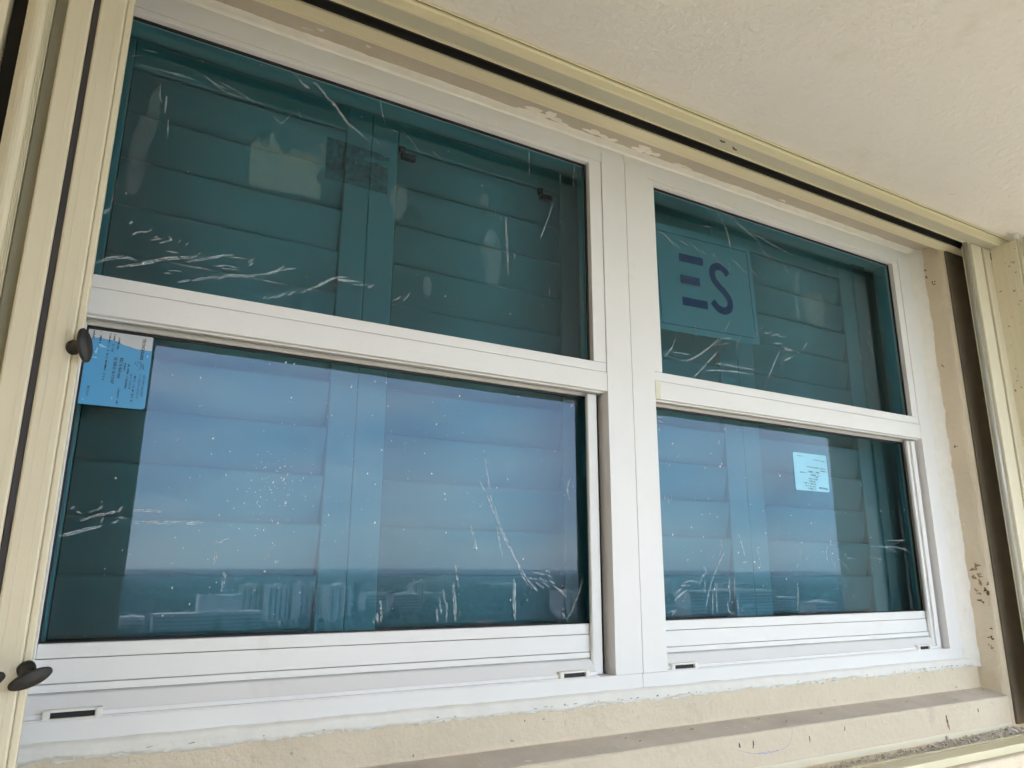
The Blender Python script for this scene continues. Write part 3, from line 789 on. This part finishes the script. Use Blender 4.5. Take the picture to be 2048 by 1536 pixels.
WL = window(0, 'white single-hung window left of the mullion with a blue sticker in its lower pane corner', 'pair of white windows',
            -0.049, 0.8110, (-0.037, 0.7815), (-0.031, 0.7925), None, ('UL', 'LL'), -0.125, 0.8696)
WR = window(0, 'white single-hung window right of the mullion with an ES sign behind its upper pane', 'pair of white windows',
            0.9260, 1.7850, (0.9475, 1.7605), (0.9400, 1.7613), None, ('UR', 'LR'), 0.8704, 1.8450)
weep_cover(WL, 0.0160, 0.0230, -0.1655)
weep_cover(WL, 0.7295, 0.0215, -0.1655)
weep_cover(WR, 0.9690, 0.0230, -0.1655)
weep_cover(WR, 1.6930, 0.0175, -0.1655)
box('corner_plug', 0.9264, 0.9400, -0.0012, 0.010, 0.3245, 0.3585, 'beige', WR, bev=0.001)
box('screen_channel', 1.7600, 1.7755, 0.0130, 0.0178, -0.1705, 0.318, 'white', WR, bev=0.001)

def part_of(W, name):
    return [o for o in W.children if o.name.split('.')[0] == name][0]

# suction-cup ovals on the panes
def oval(pane_o, x, z, rx, rz, y):
    bm = bmesh.new()
    blob(bm, (x, y, z), (1, 0, 0), (0, 0, 1), (0, -1, 0), rx, rz, rnd, 40, 0.06, 0.0001)
    return from_bm('oval_mark', bm, 'mark', pane_o)
upL, upR, loL, loR = part_of(WL, 'upper_pane'), part_of(WR, 'upper_pane'), part_of(WL, 'lower_pane'), part_of(WR, 'lower_pane')
for x, z, rx, rz in [(0.5726, 0.5429, .020, .054), (0.392, 0.607, .016, .032), (0.5558, 0.6468, .0085, .024), (0.4494, 0.4633, .008, .019), (-0.001, 0.5704, .0125, .062), (0.0105, 0.640, .0085, .045)]:
    oval(upL, x, z, rx, rz, 0.01440)
oval(upR, 1.2350, 0.505, .006, .018, 0.01440)
oval(upR, 1.0560, 0.485, .006, .020, 0.01440)
oval(loR, 1.350, 0.036, .0055, .013, 0.03990)
# remains of labels on the fixed panes
def torn_patch(name, quad, y, m, parent, holes, seed):
    """label torn to a ragged sheet: grid cells dropped where the paper is gone"""
    rk = random.Random(seed)
    bm = bmesh.new()
    n = 64
    V = {}
    for i in range(n + 1):
        for j in range(n + 1):
            u, v = i / n, j / n
            x = (quad[0][0] * (1 - u) + quad[1][0] * u) * (1 - v) + (quad[3][0] * (1 - u) + quad[2][0] * u) * v
            z = (quad[0][1] * (1 - u) + quad[1][1] * u) * (1 - v) + (quad[3][1] * (1 - u) + quad[2][1] * u) * v
            e = 0.0006
            V[i, j] = bm.verts.new((x + rk.uniform(-e, e), y, z + rk.uniform(-e, e)))
    for i in range(n):
        for j in range(n):
            u, v = (i + .5) / n, (j + .5) / n
            if 0.55 * noise.noise((u * 2.6 + seed, v * 2.6, 0)) + 0.6 * noise.noise((u * 5.5, v * 5.5 + seed, 2)) + 0.25 * noise.noise((u * 16, v * 16, seed)) > holes - (0.25 if v < .3 else 0):
                continue
            bm.faces.new((V[i, j], V[i + 1, j], V[i + 1, j + 1], V[i, j + 1]))
    bmesh.ops.delete(bm, geom=[v for v in bm.verts if not v.link_faces], context='VERTS')
    return from_bm(name, bm, m, parent)
torn_patch('label_remains', [(0.147, 0.690), (0.262, 0.676), (0.260, 0.571), (0.150, 0.567)], 0.0141, 'greenfilm', upL, 0.20, 5)
torn_patch('label_remains', [(0.264, 0.688), (0.372, 0.683), (0.371, 0.612), (0.265, 0.6125)], 0.0141, 'greyfilm', upL, 0.40, 9)
torn_patch('label_remains', [(1.386, 0.689), (1.492, 0.692), (1.484, 0.569), (1.375, 0.568)], 0.0141, 'palefilm', upR, 0.10, 12)

# stickers on the lower panes (the square codes on them are left out)
def rounded(bm, x0, x1, z0, z1, r, y):
    pts = []
    for cx_, cz_, a0 in ((x1 - r, z1 - r, 0), (x0 + r, z1 - r, 90), (x0 + r, z0 + r, 180), (x1 - r, z0 + r, 270)):
        for k in range(6):
            a = R(a0 + k * 18)
            pts.append((cx_ + r * math.cos(a), cz_ + r * math.sin(a)))
    f = [bm.verts.new((x, y, z)) for x, z in pts]
    b = [bm.verts.new((x, y + 0.0004, z)) for x, z in pts]
    bm.faces.new(f)
    for i in range(len(f)):
        j = (i + 1) % len(f)
        bm.faces.new((f[i], f[j], b[j], b[i]))
def fine_print(parent, x, z, length, size, ang, y, rk):
    """a line of print too small to read: short unequal marks"""
    bm = bmesh.new()
    u, v = Vector((math.cos(ang), 0, math.sin(ang))), Vector((-math.sin(ang), 0, math.cos(ang)))
    s = 0.0
    o = Vector((x, y, z))
    while s < length:
        l_ = size * rk.uniform(.35, .75)
        if rk.random() > .14:
            h0, h1 = (0, size * rk.choice([.72, 1, 1])), None
            a = o + u * s + v * h0[0]
            c = [a, a + u * l_, a + u * l_ + v * h0[1], a + v * h0[1]]
            q = [bm.verts.new(p) for p in c]
            if rk.random() < .5:
                m1 = a + u * (l_ * .5) + v * (h0[1] * .5)
                qm = bm.verts.new(m1)
                bm.faces.new((q[0], q[1], qm)); bm.faces.new((q[2], q[3], qm))
            else:
                bm.faces.new(q)
        s += l_ + size * .22
    return from_bm('fine_print', bm, 'ink', parent)

bm = bmesh.new()
rounded(bm, -0.0325, 0.0510, 0.2105, 0.3150, 0.0045, 0.0392)
st = from_bm('sticker', bm, 'blue', loL)
bm = bmesh.new()                                   # pale upper band with a wavy lower edge
xs = [-0.0318 + 0.0820 * i / 40 for i in range(41)]
t_ = [bm.verts.new((x, 0.0390, 0.3145)) for x in xs]
b_ = [bm.verts.new((x, 0.0390, 0.2985 + 0.0035 * math.sin((x + .03) * 70) - 0.05 * (x - .01) + .0012 * noise.noise((x * 90, 0, 0)))) for x in xs]
for i in range(40):
    bm.faces.new((t_[i], t_[i + 1], b_[i + 1], b_[i]))
from_bm('pale_band', bm, 'labelwhite', st)
D90 = R(-91)
yk = 0.0388
rk = random.Random(8)
text_obj('TECNOGLASS', 0.0052, 'ink', st, (0.0380, 0.3105), D90, yk, 0.031, 0.00012)
text_obj('OP-4901463329', 0.0040, 'ink', st, (0.0440, 0.2590), D90, yk, 0.030)
text_obj('C.I. ENERGIA SOLAR S.A', 0.0030, 'ink', st, (0.0392, 0.2590), D90, yk, 0.034)
text_obj('822 X 424 mm', 0.0052, 'ink', st, (0.0135, 0.2790), D90, yk, 0.029, 0.0001)
text_obj('32 3/8 X 16 11/16"', 0.0052, 'ink', st, (0.0065, 0.2790), D90, yk, 0.037, 0.0001)
for x, z, ln, sz in [(0.0332, 0.2585, .040, .0022), (0.0285, 0.2590, .022, .0020), (0.0238, 0.2720, .034, .0021), (0.0192, 0.2720, .011, .0020), (0.0160, 0.2360, .022, .0022),
                     (0.0082, 0.3070, .018, .0022), (0.0022, 0.3110, .025, .0022), (-0.0030, 0.3115, .066, .0020), (-0.0140, 0.3120, .016, .0022), (-0.0225, 0.3120, .012, .0024), (-0.0200, 0.2360, .014, .0022)]:
    fine_print(st, x, z, ln, sz, D90, yk, rk)
bm = bmesh.new()                                   # the line emblem beside the name
for pts in ([(0.0335, .2765), (0.0380, .2745), (0.0400, .2700), (0.0375, .2640)], [(0.0385, .2760), (0.0425, .2720), (0.0430, .2650)], [(0.0320, .2755), (0.0335, .2720), (0.0365, .2705)], [(0.0405, .2690), (0.0440, .2670)]):
    ribbon(bm, pts, 0.0006, yk, rk, 0)
from_bm('emblem', bm, 'ink', st)
bm = bmesh.new()                                   # trapped bubbles
for x, z, a, b in [(-.010, .292, .004, .0022), (-.016, .284, .0015, .004), (-.0175, .275, .003, .001), (.010, .222, .0009, .0012), (-.0235, .2165, .001, .0008), (.046, .285, .001, .0015)]:
    blob(bm, (x, yk, z), (1, 0, 0), (0, 0, 1), (0, -1, 0), a, b, rk, 14, .6, .0006)
from_bm('bubble', bm, 'paleblue', st)

bm = bmesh.new()
rounded(bm, 1.3530, 1.4660, 0.1760, 0.2605, 0.0045, 0.0392)
st2 = from_bm('sticker', bm, 'paleblue', loR)
D180 = R(178)
text_obj('TECNOGLASS', 0.0052, 'ink', st2, (1.4610, 0.1850), D180, yk, 0.030, 0.00012)
for x, z, ln, sz in [(1.420, .1815, .027, .0026), (1.420, .1870, .034, .0026), (1.421, .1930, .040, .0026), (1.421, .1985, .022, .0024), (1.428, .2035, .030, .0024), (1.429, .2085, .010, .0022),
                     (1.435, .2130, .030, .0034), (1.436, .2200, .036, .0034), (1.4620, .2235, .022, .0022), (1.4620, .2290, .066, .0022), (1.4600, .2470, .044, .0024), (1.393, .2170, .022, .0022), (1.382, .2540, .014, .0024)]:
    fine_print(st2, x, z, ln, sz, D180, yk, rk)

# pale sign behind the right-hand fixed pane
sign = empty('logo_sign', (1.11, 0.030, 0.49), 'pale square sign with thin outline and navy letters ES behind the upper right pane', 'sign')
SO, SA = Vector((1.1130, 0.6090)), R(2.2)
def sgn(u, v): return (SO.x + u * math.cos(SA) - v * math.sin(SA), SO.y + u * math.sin(SA) + v * math.cos(SA))
def quad_obj(name, u0, u1, v0, v1, y, m, th=0.0006):
    bm = bmesh.new()
    f = [bm.verts.new((sgn(u, v)[0], y, sgn(u, v)[1])) for u, v in ((u0, v0), (u1, v0), (u1, v1), (u0, v1))]
    b = [bm.verts.new((p.co.x, y + th, p.co.z)) for p in f]
    bm.faces.new(f)
    bm.faces.new(b[::-1])
    for i in range(4):
        bm.faces.new((f[i], f[(i + 1) % 4], b[(i + 1) % 4], b[i]))
    return from_bm(name, bm, m, sign)
quad_obj('sheet', -0.150, 0.148, -0.121, 0.119, 0.0300, 'signsheet')
for (a, b, c, d) in [(-.138, .136, .1000, .1012), (-.138, .136, -.1075, -.1063), (-.138, -.1368, -.1062, .0999), (.1348, .136, -.1062, .0999)]:
    quad_obj('outline', a, b, c, d, 0.0292, 'navy', .0004)
for (a, b, c, d) in [(-.076, -.006, .040, .0585), (-.076, -.021, -.0095, .009), (-.076, -.004, -.0595, -.041)]:
    quad_obj('letter_bar', a, b, c, d, 0.0291, 'navy', .0004)
bm = bmesh.new()
sp_ = smooth_line([(0.066, 0.031), (0.056, 0.043), (0.042, 0.0475), (0.026, 0.043), (0.0185, 0.030), (0.022, 0.014), (0.036, 0.000), (0.054, -0.014), (0.064, -0.028), (0.064, -0.044), (0.053, -0.054), (0.038, -0.0555), (0.024, -0.050), (0.012, -0.038)], 6)
prev = None
for i, p in enumerate(sp_):
    a, b = sp_[max(0, i - 1)], sp_[min(len(sp_) - 1, i + 1)]
    d = Vector((b[0] - a[0], b[1] - a[1])).normalized()
    q = [bm.verts.new((sgn(p[0] + s * d.y * .0085, p[1] - s * d.x * .0085)[0], 0.0290, sgn(p[0] + s * d.y * .0085, p[1] - s * d.x * .0085)[1])) for s in (-1, 1)]
    if prev: bm.faces.new((prev[0], prev[1], q[1], q[0]))
    prev = q
from_bm('letter_s', bm, 'navy', sign)

# ================================================================== indoors
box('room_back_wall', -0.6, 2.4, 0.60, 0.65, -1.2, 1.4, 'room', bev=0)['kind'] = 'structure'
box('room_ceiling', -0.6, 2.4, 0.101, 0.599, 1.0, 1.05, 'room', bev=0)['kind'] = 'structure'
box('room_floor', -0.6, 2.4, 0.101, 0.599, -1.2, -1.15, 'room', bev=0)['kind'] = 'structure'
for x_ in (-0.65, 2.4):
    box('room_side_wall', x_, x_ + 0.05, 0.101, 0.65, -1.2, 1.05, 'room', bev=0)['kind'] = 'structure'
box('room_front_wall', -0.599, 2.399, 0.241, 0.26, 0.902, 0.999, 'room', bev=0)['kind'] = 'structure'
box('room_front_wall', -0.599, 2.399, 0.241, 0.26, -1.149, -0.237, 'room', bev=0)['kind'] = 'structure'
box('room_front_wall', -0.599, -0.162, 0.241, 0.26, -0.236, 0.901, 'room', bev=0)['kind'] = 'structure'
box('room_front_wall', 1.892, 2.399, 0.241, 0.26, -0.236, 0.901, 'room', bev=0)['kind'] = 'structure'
liner = empty('window_liner', (0.85, 0.14, -0.21), 'white painted boards lining the window opening indoors', 'liner')
box('head_board', -0.13, 1.86, 0.071, 0.24, 0.876, 0.90, 'indoor', liner)
box('sill_board', -0.13, 1.86, 0.071, 0.24, -0.235, -0.206, 'indoor', liner)
box('side_board', -0.16, -0.1302, 0.071, 0.24, -0.235, 0.90, 'indoor', liner)
box('side_board', 1.8602, 1.89, 0.071, 0.24, -0.235, 0.90, 'indoor', liner)
box('frame_head', -0.129, 1.859, 0.106, 0.150, 0.827, 0.8755, 'indoor', liner)
box('frame_foot', -0.129, 1.859, 0.106, 0.150, -0.2055, -0.170, 'indoor', liner)
box('frame_side', -0.1298, -0.077, 0.106, 0.150, -0.169, 0.826, 'indoor', liner)
box('frame_side', 1.748, 1.800, 0.106, 0.150, -0.169, 0.826, 'indoor', liner)
box('frame_stop', 1.8005, 1.8595, 0.120, 0.160, -0.169, 0.826, 'indoor', liner)
box('mid_post', 0.832, 0.8445, 0.106, 0.150, -0.169, 0.826, 'indoor', liner)

PITCH, ZB = 0.0777, -0.0161
def louvre_mesh(x0, x1):
    bm = bmesh.new()
    tilt = R(-12)
    ring = []
    for k in range(12):
        a = 2 * math.pi * k / 12
        u, v = 0.0425 * math.cos(a), 0.0040 * math.copysign(abs(math.sin(a)) ** 0.5, math.sin(a))
        ring.append((-u * math.sin(tilt) * -1 + v * math.cos(tilt), u * math.cos(tilt) + v * math.sin(tilt)))
    A = [bm.verts.new((x0, y, z)) for y, z in ring]
    B = [bm.verts.new((x1, y, z)) for y, z in ring]
    for i in range(12):
        j = (i + 1) % 12
        bm.faces.new((A[i], A[j], B[j], B[i]))
    bm.faces.new(A); bm.faces.new(B[::-1])
    me = bpy.data.meshes.new('louvre')
    bmesh.ops.recalc_face_normals(bm, faces=bm.faces)
    bm.to_mesh(me); bm.free()
    for p in me.polygons: p.use_smooth = len(p.vertices) == 4
    me.materials.append(M['indoor'])
    return me
def shutter_panel(label, xa, xb, la, lb):
    P = empty('plantation_shutter', ((xa + xb) / 2, 0.13, -0.168), label, 'shutter', 'plantation shutters behind the panes')
    box('stile', xa, la, 0.110, 0.140, -0.167, 0.824, 'indoor', P, bev=0.002)
    box('stile', lb, xb, 0.110, 0.140, -0.167, 0.824, 'indoor', P, bev=0.002)
    box('rail', la + .0004, lb - .0004, 0.1105, 0.1395, 0.773, 0.8238, 'indoor', P, bev=0.002)
    box('rail', la + .0004, lb - .0004, 0.1105, 0.1395, -0.1668, ZB - PITCH - .004, 'indoor', P, bev=0.002)
    me = louvre_mesh(la + .002, lb - .002)
    for n_ in range(-1, 10):
        o = bpy.data.objects.new('louvre', me)
        C.objects.link(o)
        o.parent = P
        o.location = (0, 0.1205, ZB + PITCH * n_ + 0.0445)
    return P
shutter_panel('white louvred shutter panel nearest the left shutter post, behind the left panes', -0.0750, 0.3695, -0.0255, 0.3235)
p2 = shutter_panel('white louvred shutter panel with two dark catches, behind the left panes', 0.3705, 0.8300, 0.4215, 0.7860)
shutter_panel('white louvred shutter panel behind the ES sign', 0.8460, 1.2780, 0.8760, 1.2213)
shutter_panel('white louvred shutter panel behind the pale blue sticker', 1.2790, 1.7450, 1.3321, 1.6903)
for x0 in (0.426, 0.731):
    bm = bmesh.new()
    add_box(bm, x0, x0 + .028, 0.0985, 0.1095, 0.7450, 0.7560, .001)
    add_box(bm, x0 - .004, x0 + .006, 0.1000, 0.1094, 0.7564, 0.7680, .001)
    from_bm('catch', bm, 'hinge', p2)

# ================================================================== accordion shutters
ZT, ZF = 0.8278, -0.332
def post_profile(x0, x1, yf, yb, r=0.0025):
    return [(x0, yb), (x0, yf + r), (x0 + r * .3, yf + r * .3), (x0 + r, yf), (x1 - r, yf), (x1 - r * .3, yf + r * .3), (x1, yf + r), (x1, yb)]
def thumb_turn(S, base, paddle_axis, nrm):
    """black locking knob: collar, tapering stem and a flat oval paddle"""
    base, nrm = Vector(base), Vector(nrm).normalized()
    bm = bmesh.new()
    cyl(bm, base - nrm * 0.001, nrm, 0.0085, 0.004, 24)
    cyl(bm, base + nrm * 0.0028, nrm, 0.0078, 0.012, 24, 0.0055)
    o = from_bm('thumb_turn', bm, 'knob', S, smooth=False)
    ax = Vector(paddle_axis)
    ax = (ax - nrm * ax.dot(nrm)).normalized()
    side = nrm.cross(ax)
    bm = bmesh.new()
    c0 = base + nrm * 0.0148
    n = 28
    rings = []
    for (s, h) in ((0.80, 0.0), (1.0, 0.0018), (1.0, 0.0042), (0.88, 0.0062)):
        rings.append([bm.verts.new(c0 + nrm * h + ax * (0.0195 * s * math.cos(2 * math.pi * k / n)) + side * (0.0088 * s * math.sin(2 * math.pi * k / n))) for k in range(n)])
    for a, b in zip(rings, rings[1:]):
        for k in range(n):
            bm.faces.new((a[k], a[(k + 1) % n], b[(k + 1) % n], b[k]))
    bm.faces.new(rings[0]); bm.faces.new(rings[-1][::-1])
    from_bm('paddle', bm, 'knob', o, smooth=True)
    return o
SL = empty('accordion_shutter', (-0.09, -0.115, ZF), 'cream folded hurricane shutter with black thumb turns at the left edge', 'shutter', 'accordion hurricane shutters')
extrude_z('lock_post', post_profile(-0.0655, -0.0368, -0.1300, -0.098), ZF, ZT, 'cream', SL)
extrude_z('lock_post', post_profile(-0.0366, -0.0290, -0.1286, -0.098, .0018), ZF, ZT, 'cream', SL)
extrude_z('fine_rib', post_profile(-0.0562, -0.0556, -0.1304, -0.128, .0001), ZF, ZT, 'cream', SL)
extrude_z('fine_rib', post_profile(-0.0452, -0.0446, -0.1304, -0.128, .0001), ZF, ZT, 'cream', SL)
extrude_z('black_seal', post_profile(-0.0725, -0.0654, -0.1265, -0.100, .001), ZF, ZT, 'charcoal', SL)
extrude_z('lock_post', post_profile(-0.0988, -0.0726, -0.1305, -0.098), ZF, ZT, 'cream', SL)
extrude_z('fine_rib', post_profile(-0.0812, -0.0806, -0.1309, -0.129, .0001), ZF, ZT, 'cream', SL)
extrude_z('hinge_web', post_profile(-0.1125, -0.0990, -0.1080, -0.098, .001), ZF, ZT, 'trackgrey', SL)
def rounded_leaf(x0, x1, yf, yb):
    n = 9
    return [(x0, yb)] + [(x0 + (x1 - x0) * k / (n - 1), yf - 0.0055 * math.sin(math.pi * k / (n - 1))) for k in range(n)] + [(x1, yb)]
extrude_z('leaf', rounded_leaf(-0.1385, -0.1135, -0.1235, -0.100), ZF, ZT, 'cream', SL)
for k in range(3):
    extrude_z('fine_rib', post_profile(-0.1175 + k * .0022, -0.1165 + k * .0022, -0.1275 + k * .0012, -0.122, .0002), ZF, ZT, 'cream', SL)
extrude_z('leaf_gap', post_profile(-0.1560, -0.1390, -0.1010, -0.098, .001), ZF, ZT, 'dark', SL)
for k in range(3):
    x1 = -0.1565 - k * 0.034
    extrude_z('leaf', rounded_leaf(x1 - 0.026, x1, -0.1265, -0.100), ZF, ZT, 'cream', SL)
    extrude_z('leaf_gap', post_profile(x1 - 0.0330, x1 - 0.0265, -0.1040, -0.098, .001), ZF, ZT, 'dark', SL)
thumb_turn(SL, (-0.0365, -0.1285, 0.2410), (0.30, 0, -0.95), (0.62, -0.78, 0.05))
thumb_turn(SL, (-0.0330, -0.1280, -0.0985), (0.95, -0.1, 0.25), (0.30, -0.80, -0.45))
thumb_turn(SL, (-0.0725, -0.1290, -0.1010), (0.95, -0.1, 0.25), (0.30, -0.80, -0.45))

SR = empty('accordion_shutter', (1.98, -0.14, ZF), 'cream folded hurricane shutter stacked at the right end of the tracks', 'shutter', 'accordion hurricane shutters')
bm = bmesh.new()
cyl(bm, (1.8830, -0.1240, ZF), (0, 0, 1), 0.0062, ZT - ZF, 20)
from_bm('guide_rod', bm, 'steel', SR, smooth=True)
extrude_z('wall_shade_strip', post_profile(RX + .0125, 1.9900, -0.0710, -0.0652, .002), ZF, ZT, 'stack_shade', SR)  # dark strip added as painted shade on the wall behind the leaves
extrude_z('leaf', post_profile(1.9010, 1.9480, -0.1300, -0.105, .002), ZF, ZT, 'cream', SR)
extrude_z('leaf_gap', post_profile(1.9481, 1.9546, -0.1080, -0.105, .0005), ZF, ZT, 'dark', SR)
extrude_z('leaf', post_profile(1.9547, 1.9855, -0.1320, -0.105, .002), ZF, ZT, 'cream', SR)
def leaf_plate(x0, y0, x1, y1, t=0.004):
    d = Vector((x1 - x0, y1 - y0)).normalized()
    n_ = Vector((-d.y, d.x)) * t / 2
    return [(x0 + n_.x, y0 + n_.y), (x1 + n_.x, y1 + n_.y), (x1 - n_.x, y1 - n_.y), (x0 - n_.x, y0 - n_.y)]
zig = [(1.9880, -0.1330), (1.9865, -0.1950), (2.0150, -0.1330), (2.0300, -0.1960), (2.0560, -0.1330), (2.0720, -0.1960), (2.0980, -0.1330)]
for (a, b) in zip(zig, zig[1:]):
    extrude_z('leaf', leaf_plate(*a, *b), ZF, ZT + .003, 'cream', SR)
for f in (0.25, 0.5, 0.75):
    yy = -0.1330 - 0.062 * f
    extrude_z('fine_rib', leaf_plate(1.9858 - .0015 * f, yy, 1.9855 - .0015 * f, yy - .0010, .0010), ZF, ZT + .003, 'cream', SR)
for i, (x, y) in enumerate(zig[1::2]):
    bm = bmesh.new()
    cyl(bm, (x + .006, y - .004, ZF), (0, 0, 1), 0.0042, ZT - ZF + .002, 14)
    from_bm('hinge_barrel', bm, 'cream', SR, smooth=True)
    bm = bmesh.new()
    cyl(bm, (x + .004, y - .002, ZT + .004), (0, 0, 1), 0.0060, 0.0165, 18)
    from_bm('roller_pin', bm, 'nylon', SR)
for k in range(44):
    t = rnd.random()
    bm = bmesh.new()
    blob(bm, (1.98795 - .0021 - .0015 * t, -0.1345 - 0.058 * t, rnd.uniform(0.0, 0.82)), (0, 1, 0), (0, 0, 1), (-1, 0, 0), rnd.uniform(.0008, .003), rnd.uniform(.0008, .0026), rnd, 8, .9, .0002)
    from_bm('dirt_spot', bm, 'chip' if k % 2 else 'darkchip', SR)

# ================================================================== the view behind the camera, mirrored in the lower panes
GZ = -46.0
bm = bmesh.new()
add_box(bm, -9000, 9000, -14000, -2.2, GZ - 1, GZ)
tag(from_bm('ground', bm, 'ground'), kind='structure')
def building(label, x0, x1, dist, h, m, bands, depth=22, roof=None, vertical=0, tower=None):
    B = empty('apartment_building', ((x0 + x1) / 2, -dist, GZ), label, 'building', 'buildings mirrored in the panes')
    box('wall', x0, x1, -dist - depth, -dist, GZ, GZ + h, m, B, bev=0)
    if bands:
        st_ = h / (bands + .5)
        me = None
        for k in range(bands):
            z = GZ + st_ * (k + .62)
            o = box('window_band', x0 + .6, x1 - .6, -dist + .02, -dist + .25, z, z + st_ * .42, 'darkglass', B, bev=0)
            box('balcony_slab', x0 + .3, x1 - .3, -dist + .02, -dist + 1.3, z - st_ * .16, z - st_ * .06, m, B, bev=0)
    for k in range(vertical):
        xx = x0 + (x1 - x0) * (k + .5) / vertical
        box('window_strip', xx - .9, xx + .9, -dist + .02, -dist + .3, GZ + 2, GZ + h - 2, 'darkglass', B, bev=0)
    if tower:
        box('penthouse', tower[0], tower[1], -dist - depth * .8, -dist - 3, GZ + h + .02, GZ + h + tower[2], 'facade3', B, bev=0)
    else:
        box('plant_room', x0 + (x1 - x0) * .35, x0 + (x1 - x0) * .62, -dist - depth * .7, -dist - 5, GZ + h + .02, GZ + h + 2.6, m, B, bev=0)
    box('parapet', x0 - .3, x1 + .3, -dist - depth - .3, -dist + .3, GZ + h - .02, GZ + h + .9, m, B, bev=0)
    return B
building('broad pinkish hotel with banded floors mirrored low in the left pane', 51, 125, 598, 15, 'facade2', 5, tower=(80, 110, 13))
building('pale slab tower mirrored just behind the broad hotel', 136, 152, 747, 31, 'facade', 0, vertical=3)
building('white tower mirrored second along the skyline', 155, 174, 721, 31, 'facade3', 0, vertical=4)
building('thin pale tower mirrored left of the shutter stile', 177, 184, 698, 33, 'facade3', 0, vertical=1)
building('pinkish tower mirrored beside the thin pale one', 186, 197, 693, 32, 'facade2', 0, vertical=2)
building('white tower with tall window strips mirrored right of the shutter stile', 205, 226, 697, 31, 'facade3', 0, vertical=3)
building('low annex mirrored at the left of the broad hotel', 33, 49, 640, 11, 'facade', 3)
building('wide banded block mirrored low in the right pane', 519, 640, 555, 27, 'facade', 8)
building('low white block mirrored right of the wide banded one', 648, 741, 612, 17, 'facade3', 5)
building('grey low block mirrored near the partition wall', 655, 687, 518, 15, 'facade', 4)
building('small pink block mirrored at the left edge of the right pane', 487, 515, 572, 13, 'facade2', 4)
building('narrow tower mirrored at the right edge of the left pane', 422, 443, 634, 25, 'facade', 0, vertical=3)
building('far white block mirrored near the horizon in the left pane', 862, 952, 1583, 14, 'facade3', 3)
for k_, (nm, x0_, x1_, d_, h_, m_, bd, vt) in enumerate([
        ('pink slab block mirrored right of the tall white tower in the left pane', 262, 285, 760, 22, 'facade2', 6, 0),
        ('cream mid-rise mirrored under the long scratch in the left pane', 318, 352, 830, 18, 'facade', 5, 0),
        ('pale twin-strip tower mirrored near the middle of the left pane', 372, 388, 900, 30, 'facade3', 0, 2),
        ('long low cream block mirrored at the middle of the left pane', 395, 470, 1010, 13, 'facade', 4, 0),
        ('pale far tower mirrored on the skyline of the left pane', 640, 664, 1400, 36, 'facade3', 0, 2),
        ('pink far slab mirrored on the skyline of the left pane', 540, 590, 1250, 26, 'facade2', 7, 0),
        ('slim far tower mirrored above the wide block of the right pane', 905, 925, 1020, 30, 'facade3', 0, 2),
        ('cream far slab mirrored above the low white block of the right pane', 1090, 1170, 1080, 24, 'facade', 6, 0)]):
    building(nm, x0_, x1_, d_, h_, m_, bd, vertical=vt)
rb = random.Random(12)
for i in range(8):
    x, d = rb.uniform(20, 520), rb.uniform(440, 560)
    if any(abs(x - q) < 45 and d > 520 for q in (88, 150)): continue
    H_ = empty('house', (x, -d, GZ), 'low house with a pitched reddish roof mirrored at the foot of a lower pane', 'house', 'low houses mirrored in the panes')
    w_, dp, hh = rb.uniform(8, 16), rb.uniform(8, 12), rb.uniform(3.2, 5)
    box('wall', x - w_ / 2, x + w_ / 2, -d - dp, -d, GZ, GZ + hh, rb.choice(['facade', 'facade2', 'facade3']), H_, bev=0)
    bm = bmesh.new()
    v = [bm.verts.new(p) for p in ((x - w_ / 2 - .5, -d + .5, GZ + hh), (x + w_ / 2 + .5, -d + .5, GZ + hh), (x + w_ / 2 + .5, -d - dp - .5, GZ + hh), (x - w_ / 2 - .5, -d - dp - .5, GZ + hh),
                                   (x - w_ / 2 + 2, -d - dp / 2, GZ + hh + 2.4), (x + w_ / 2 - 2, -d - dp / 2, GZ + hh + 2.4))]
    for f in ((0, 1, 5, 4), (1, 2, 5), (2, 3, 4, 5), (3, 0, 4), (3, 2, 1, 0)):
        bm.faces.new([v[k] for k in f])
    from_bm('roof', bm, 'redroof', H_)
crowns = []
for i in range(6500):
    d = 430 + 4600 * rb.random() ** 2.4
    x = rb.uniform(-0.05, 1.5) * d
    if any(a - 6 < x < b + 6 and dd - 8 < d < dd + 32 for a, b, dd in ((51, 125, 598), (519, 640, 555), (136, 226, 700), (648, 741, 612), (655, 687, 518))): continue
    r = rb.uniform(1.4, 3.2) * (1 + d / 1400)
    crowns.append(Matrix.Translation((x, -d, GZ + r * .9)) @ Matrix.Rotation(rb.uniform(0, 3), 4, 'Z') @ Matrix.Diagonal((r * rb.uniform(.8, 1.5), r * rb.uniform(.8, 1.3), r * rb.uniform(.7, 1.2), 1)))
tag(scatter('distant_trees', crowns, 'leaf', rb, 0.2), 'dark green treetops between the mirrored buildings', 'trees', kind='stuff')

bm = bmesh.new()
add_box(bm, -9100, 9100, -14100, 3.0, GZ - 2.5, 1.6)
hz = from_bm('haze', bm, None)
tag(hz, 'thin sea haze lying over the mirrored town', 'haze', kind='stuff')
hm = bpy.data.materials.new('haze_air')
hm.use_nodes = True
hn = hm.node_tree.nodes
hn.clear()
ho = hn.new('ShaderNodeOutputMaterial')
hv = hn.new('ShaderNodeVolumePrincipled')
hv.inputs['Color'].default_value = (0.80, 0.88, 0.95, 1)
hv.inputs['Density'].default_value = 0.00022
hm.node_tree.links.new(hv.outputs[0], ho.inputs['Volume'])
hz.data.materials.append(hm)

settle()
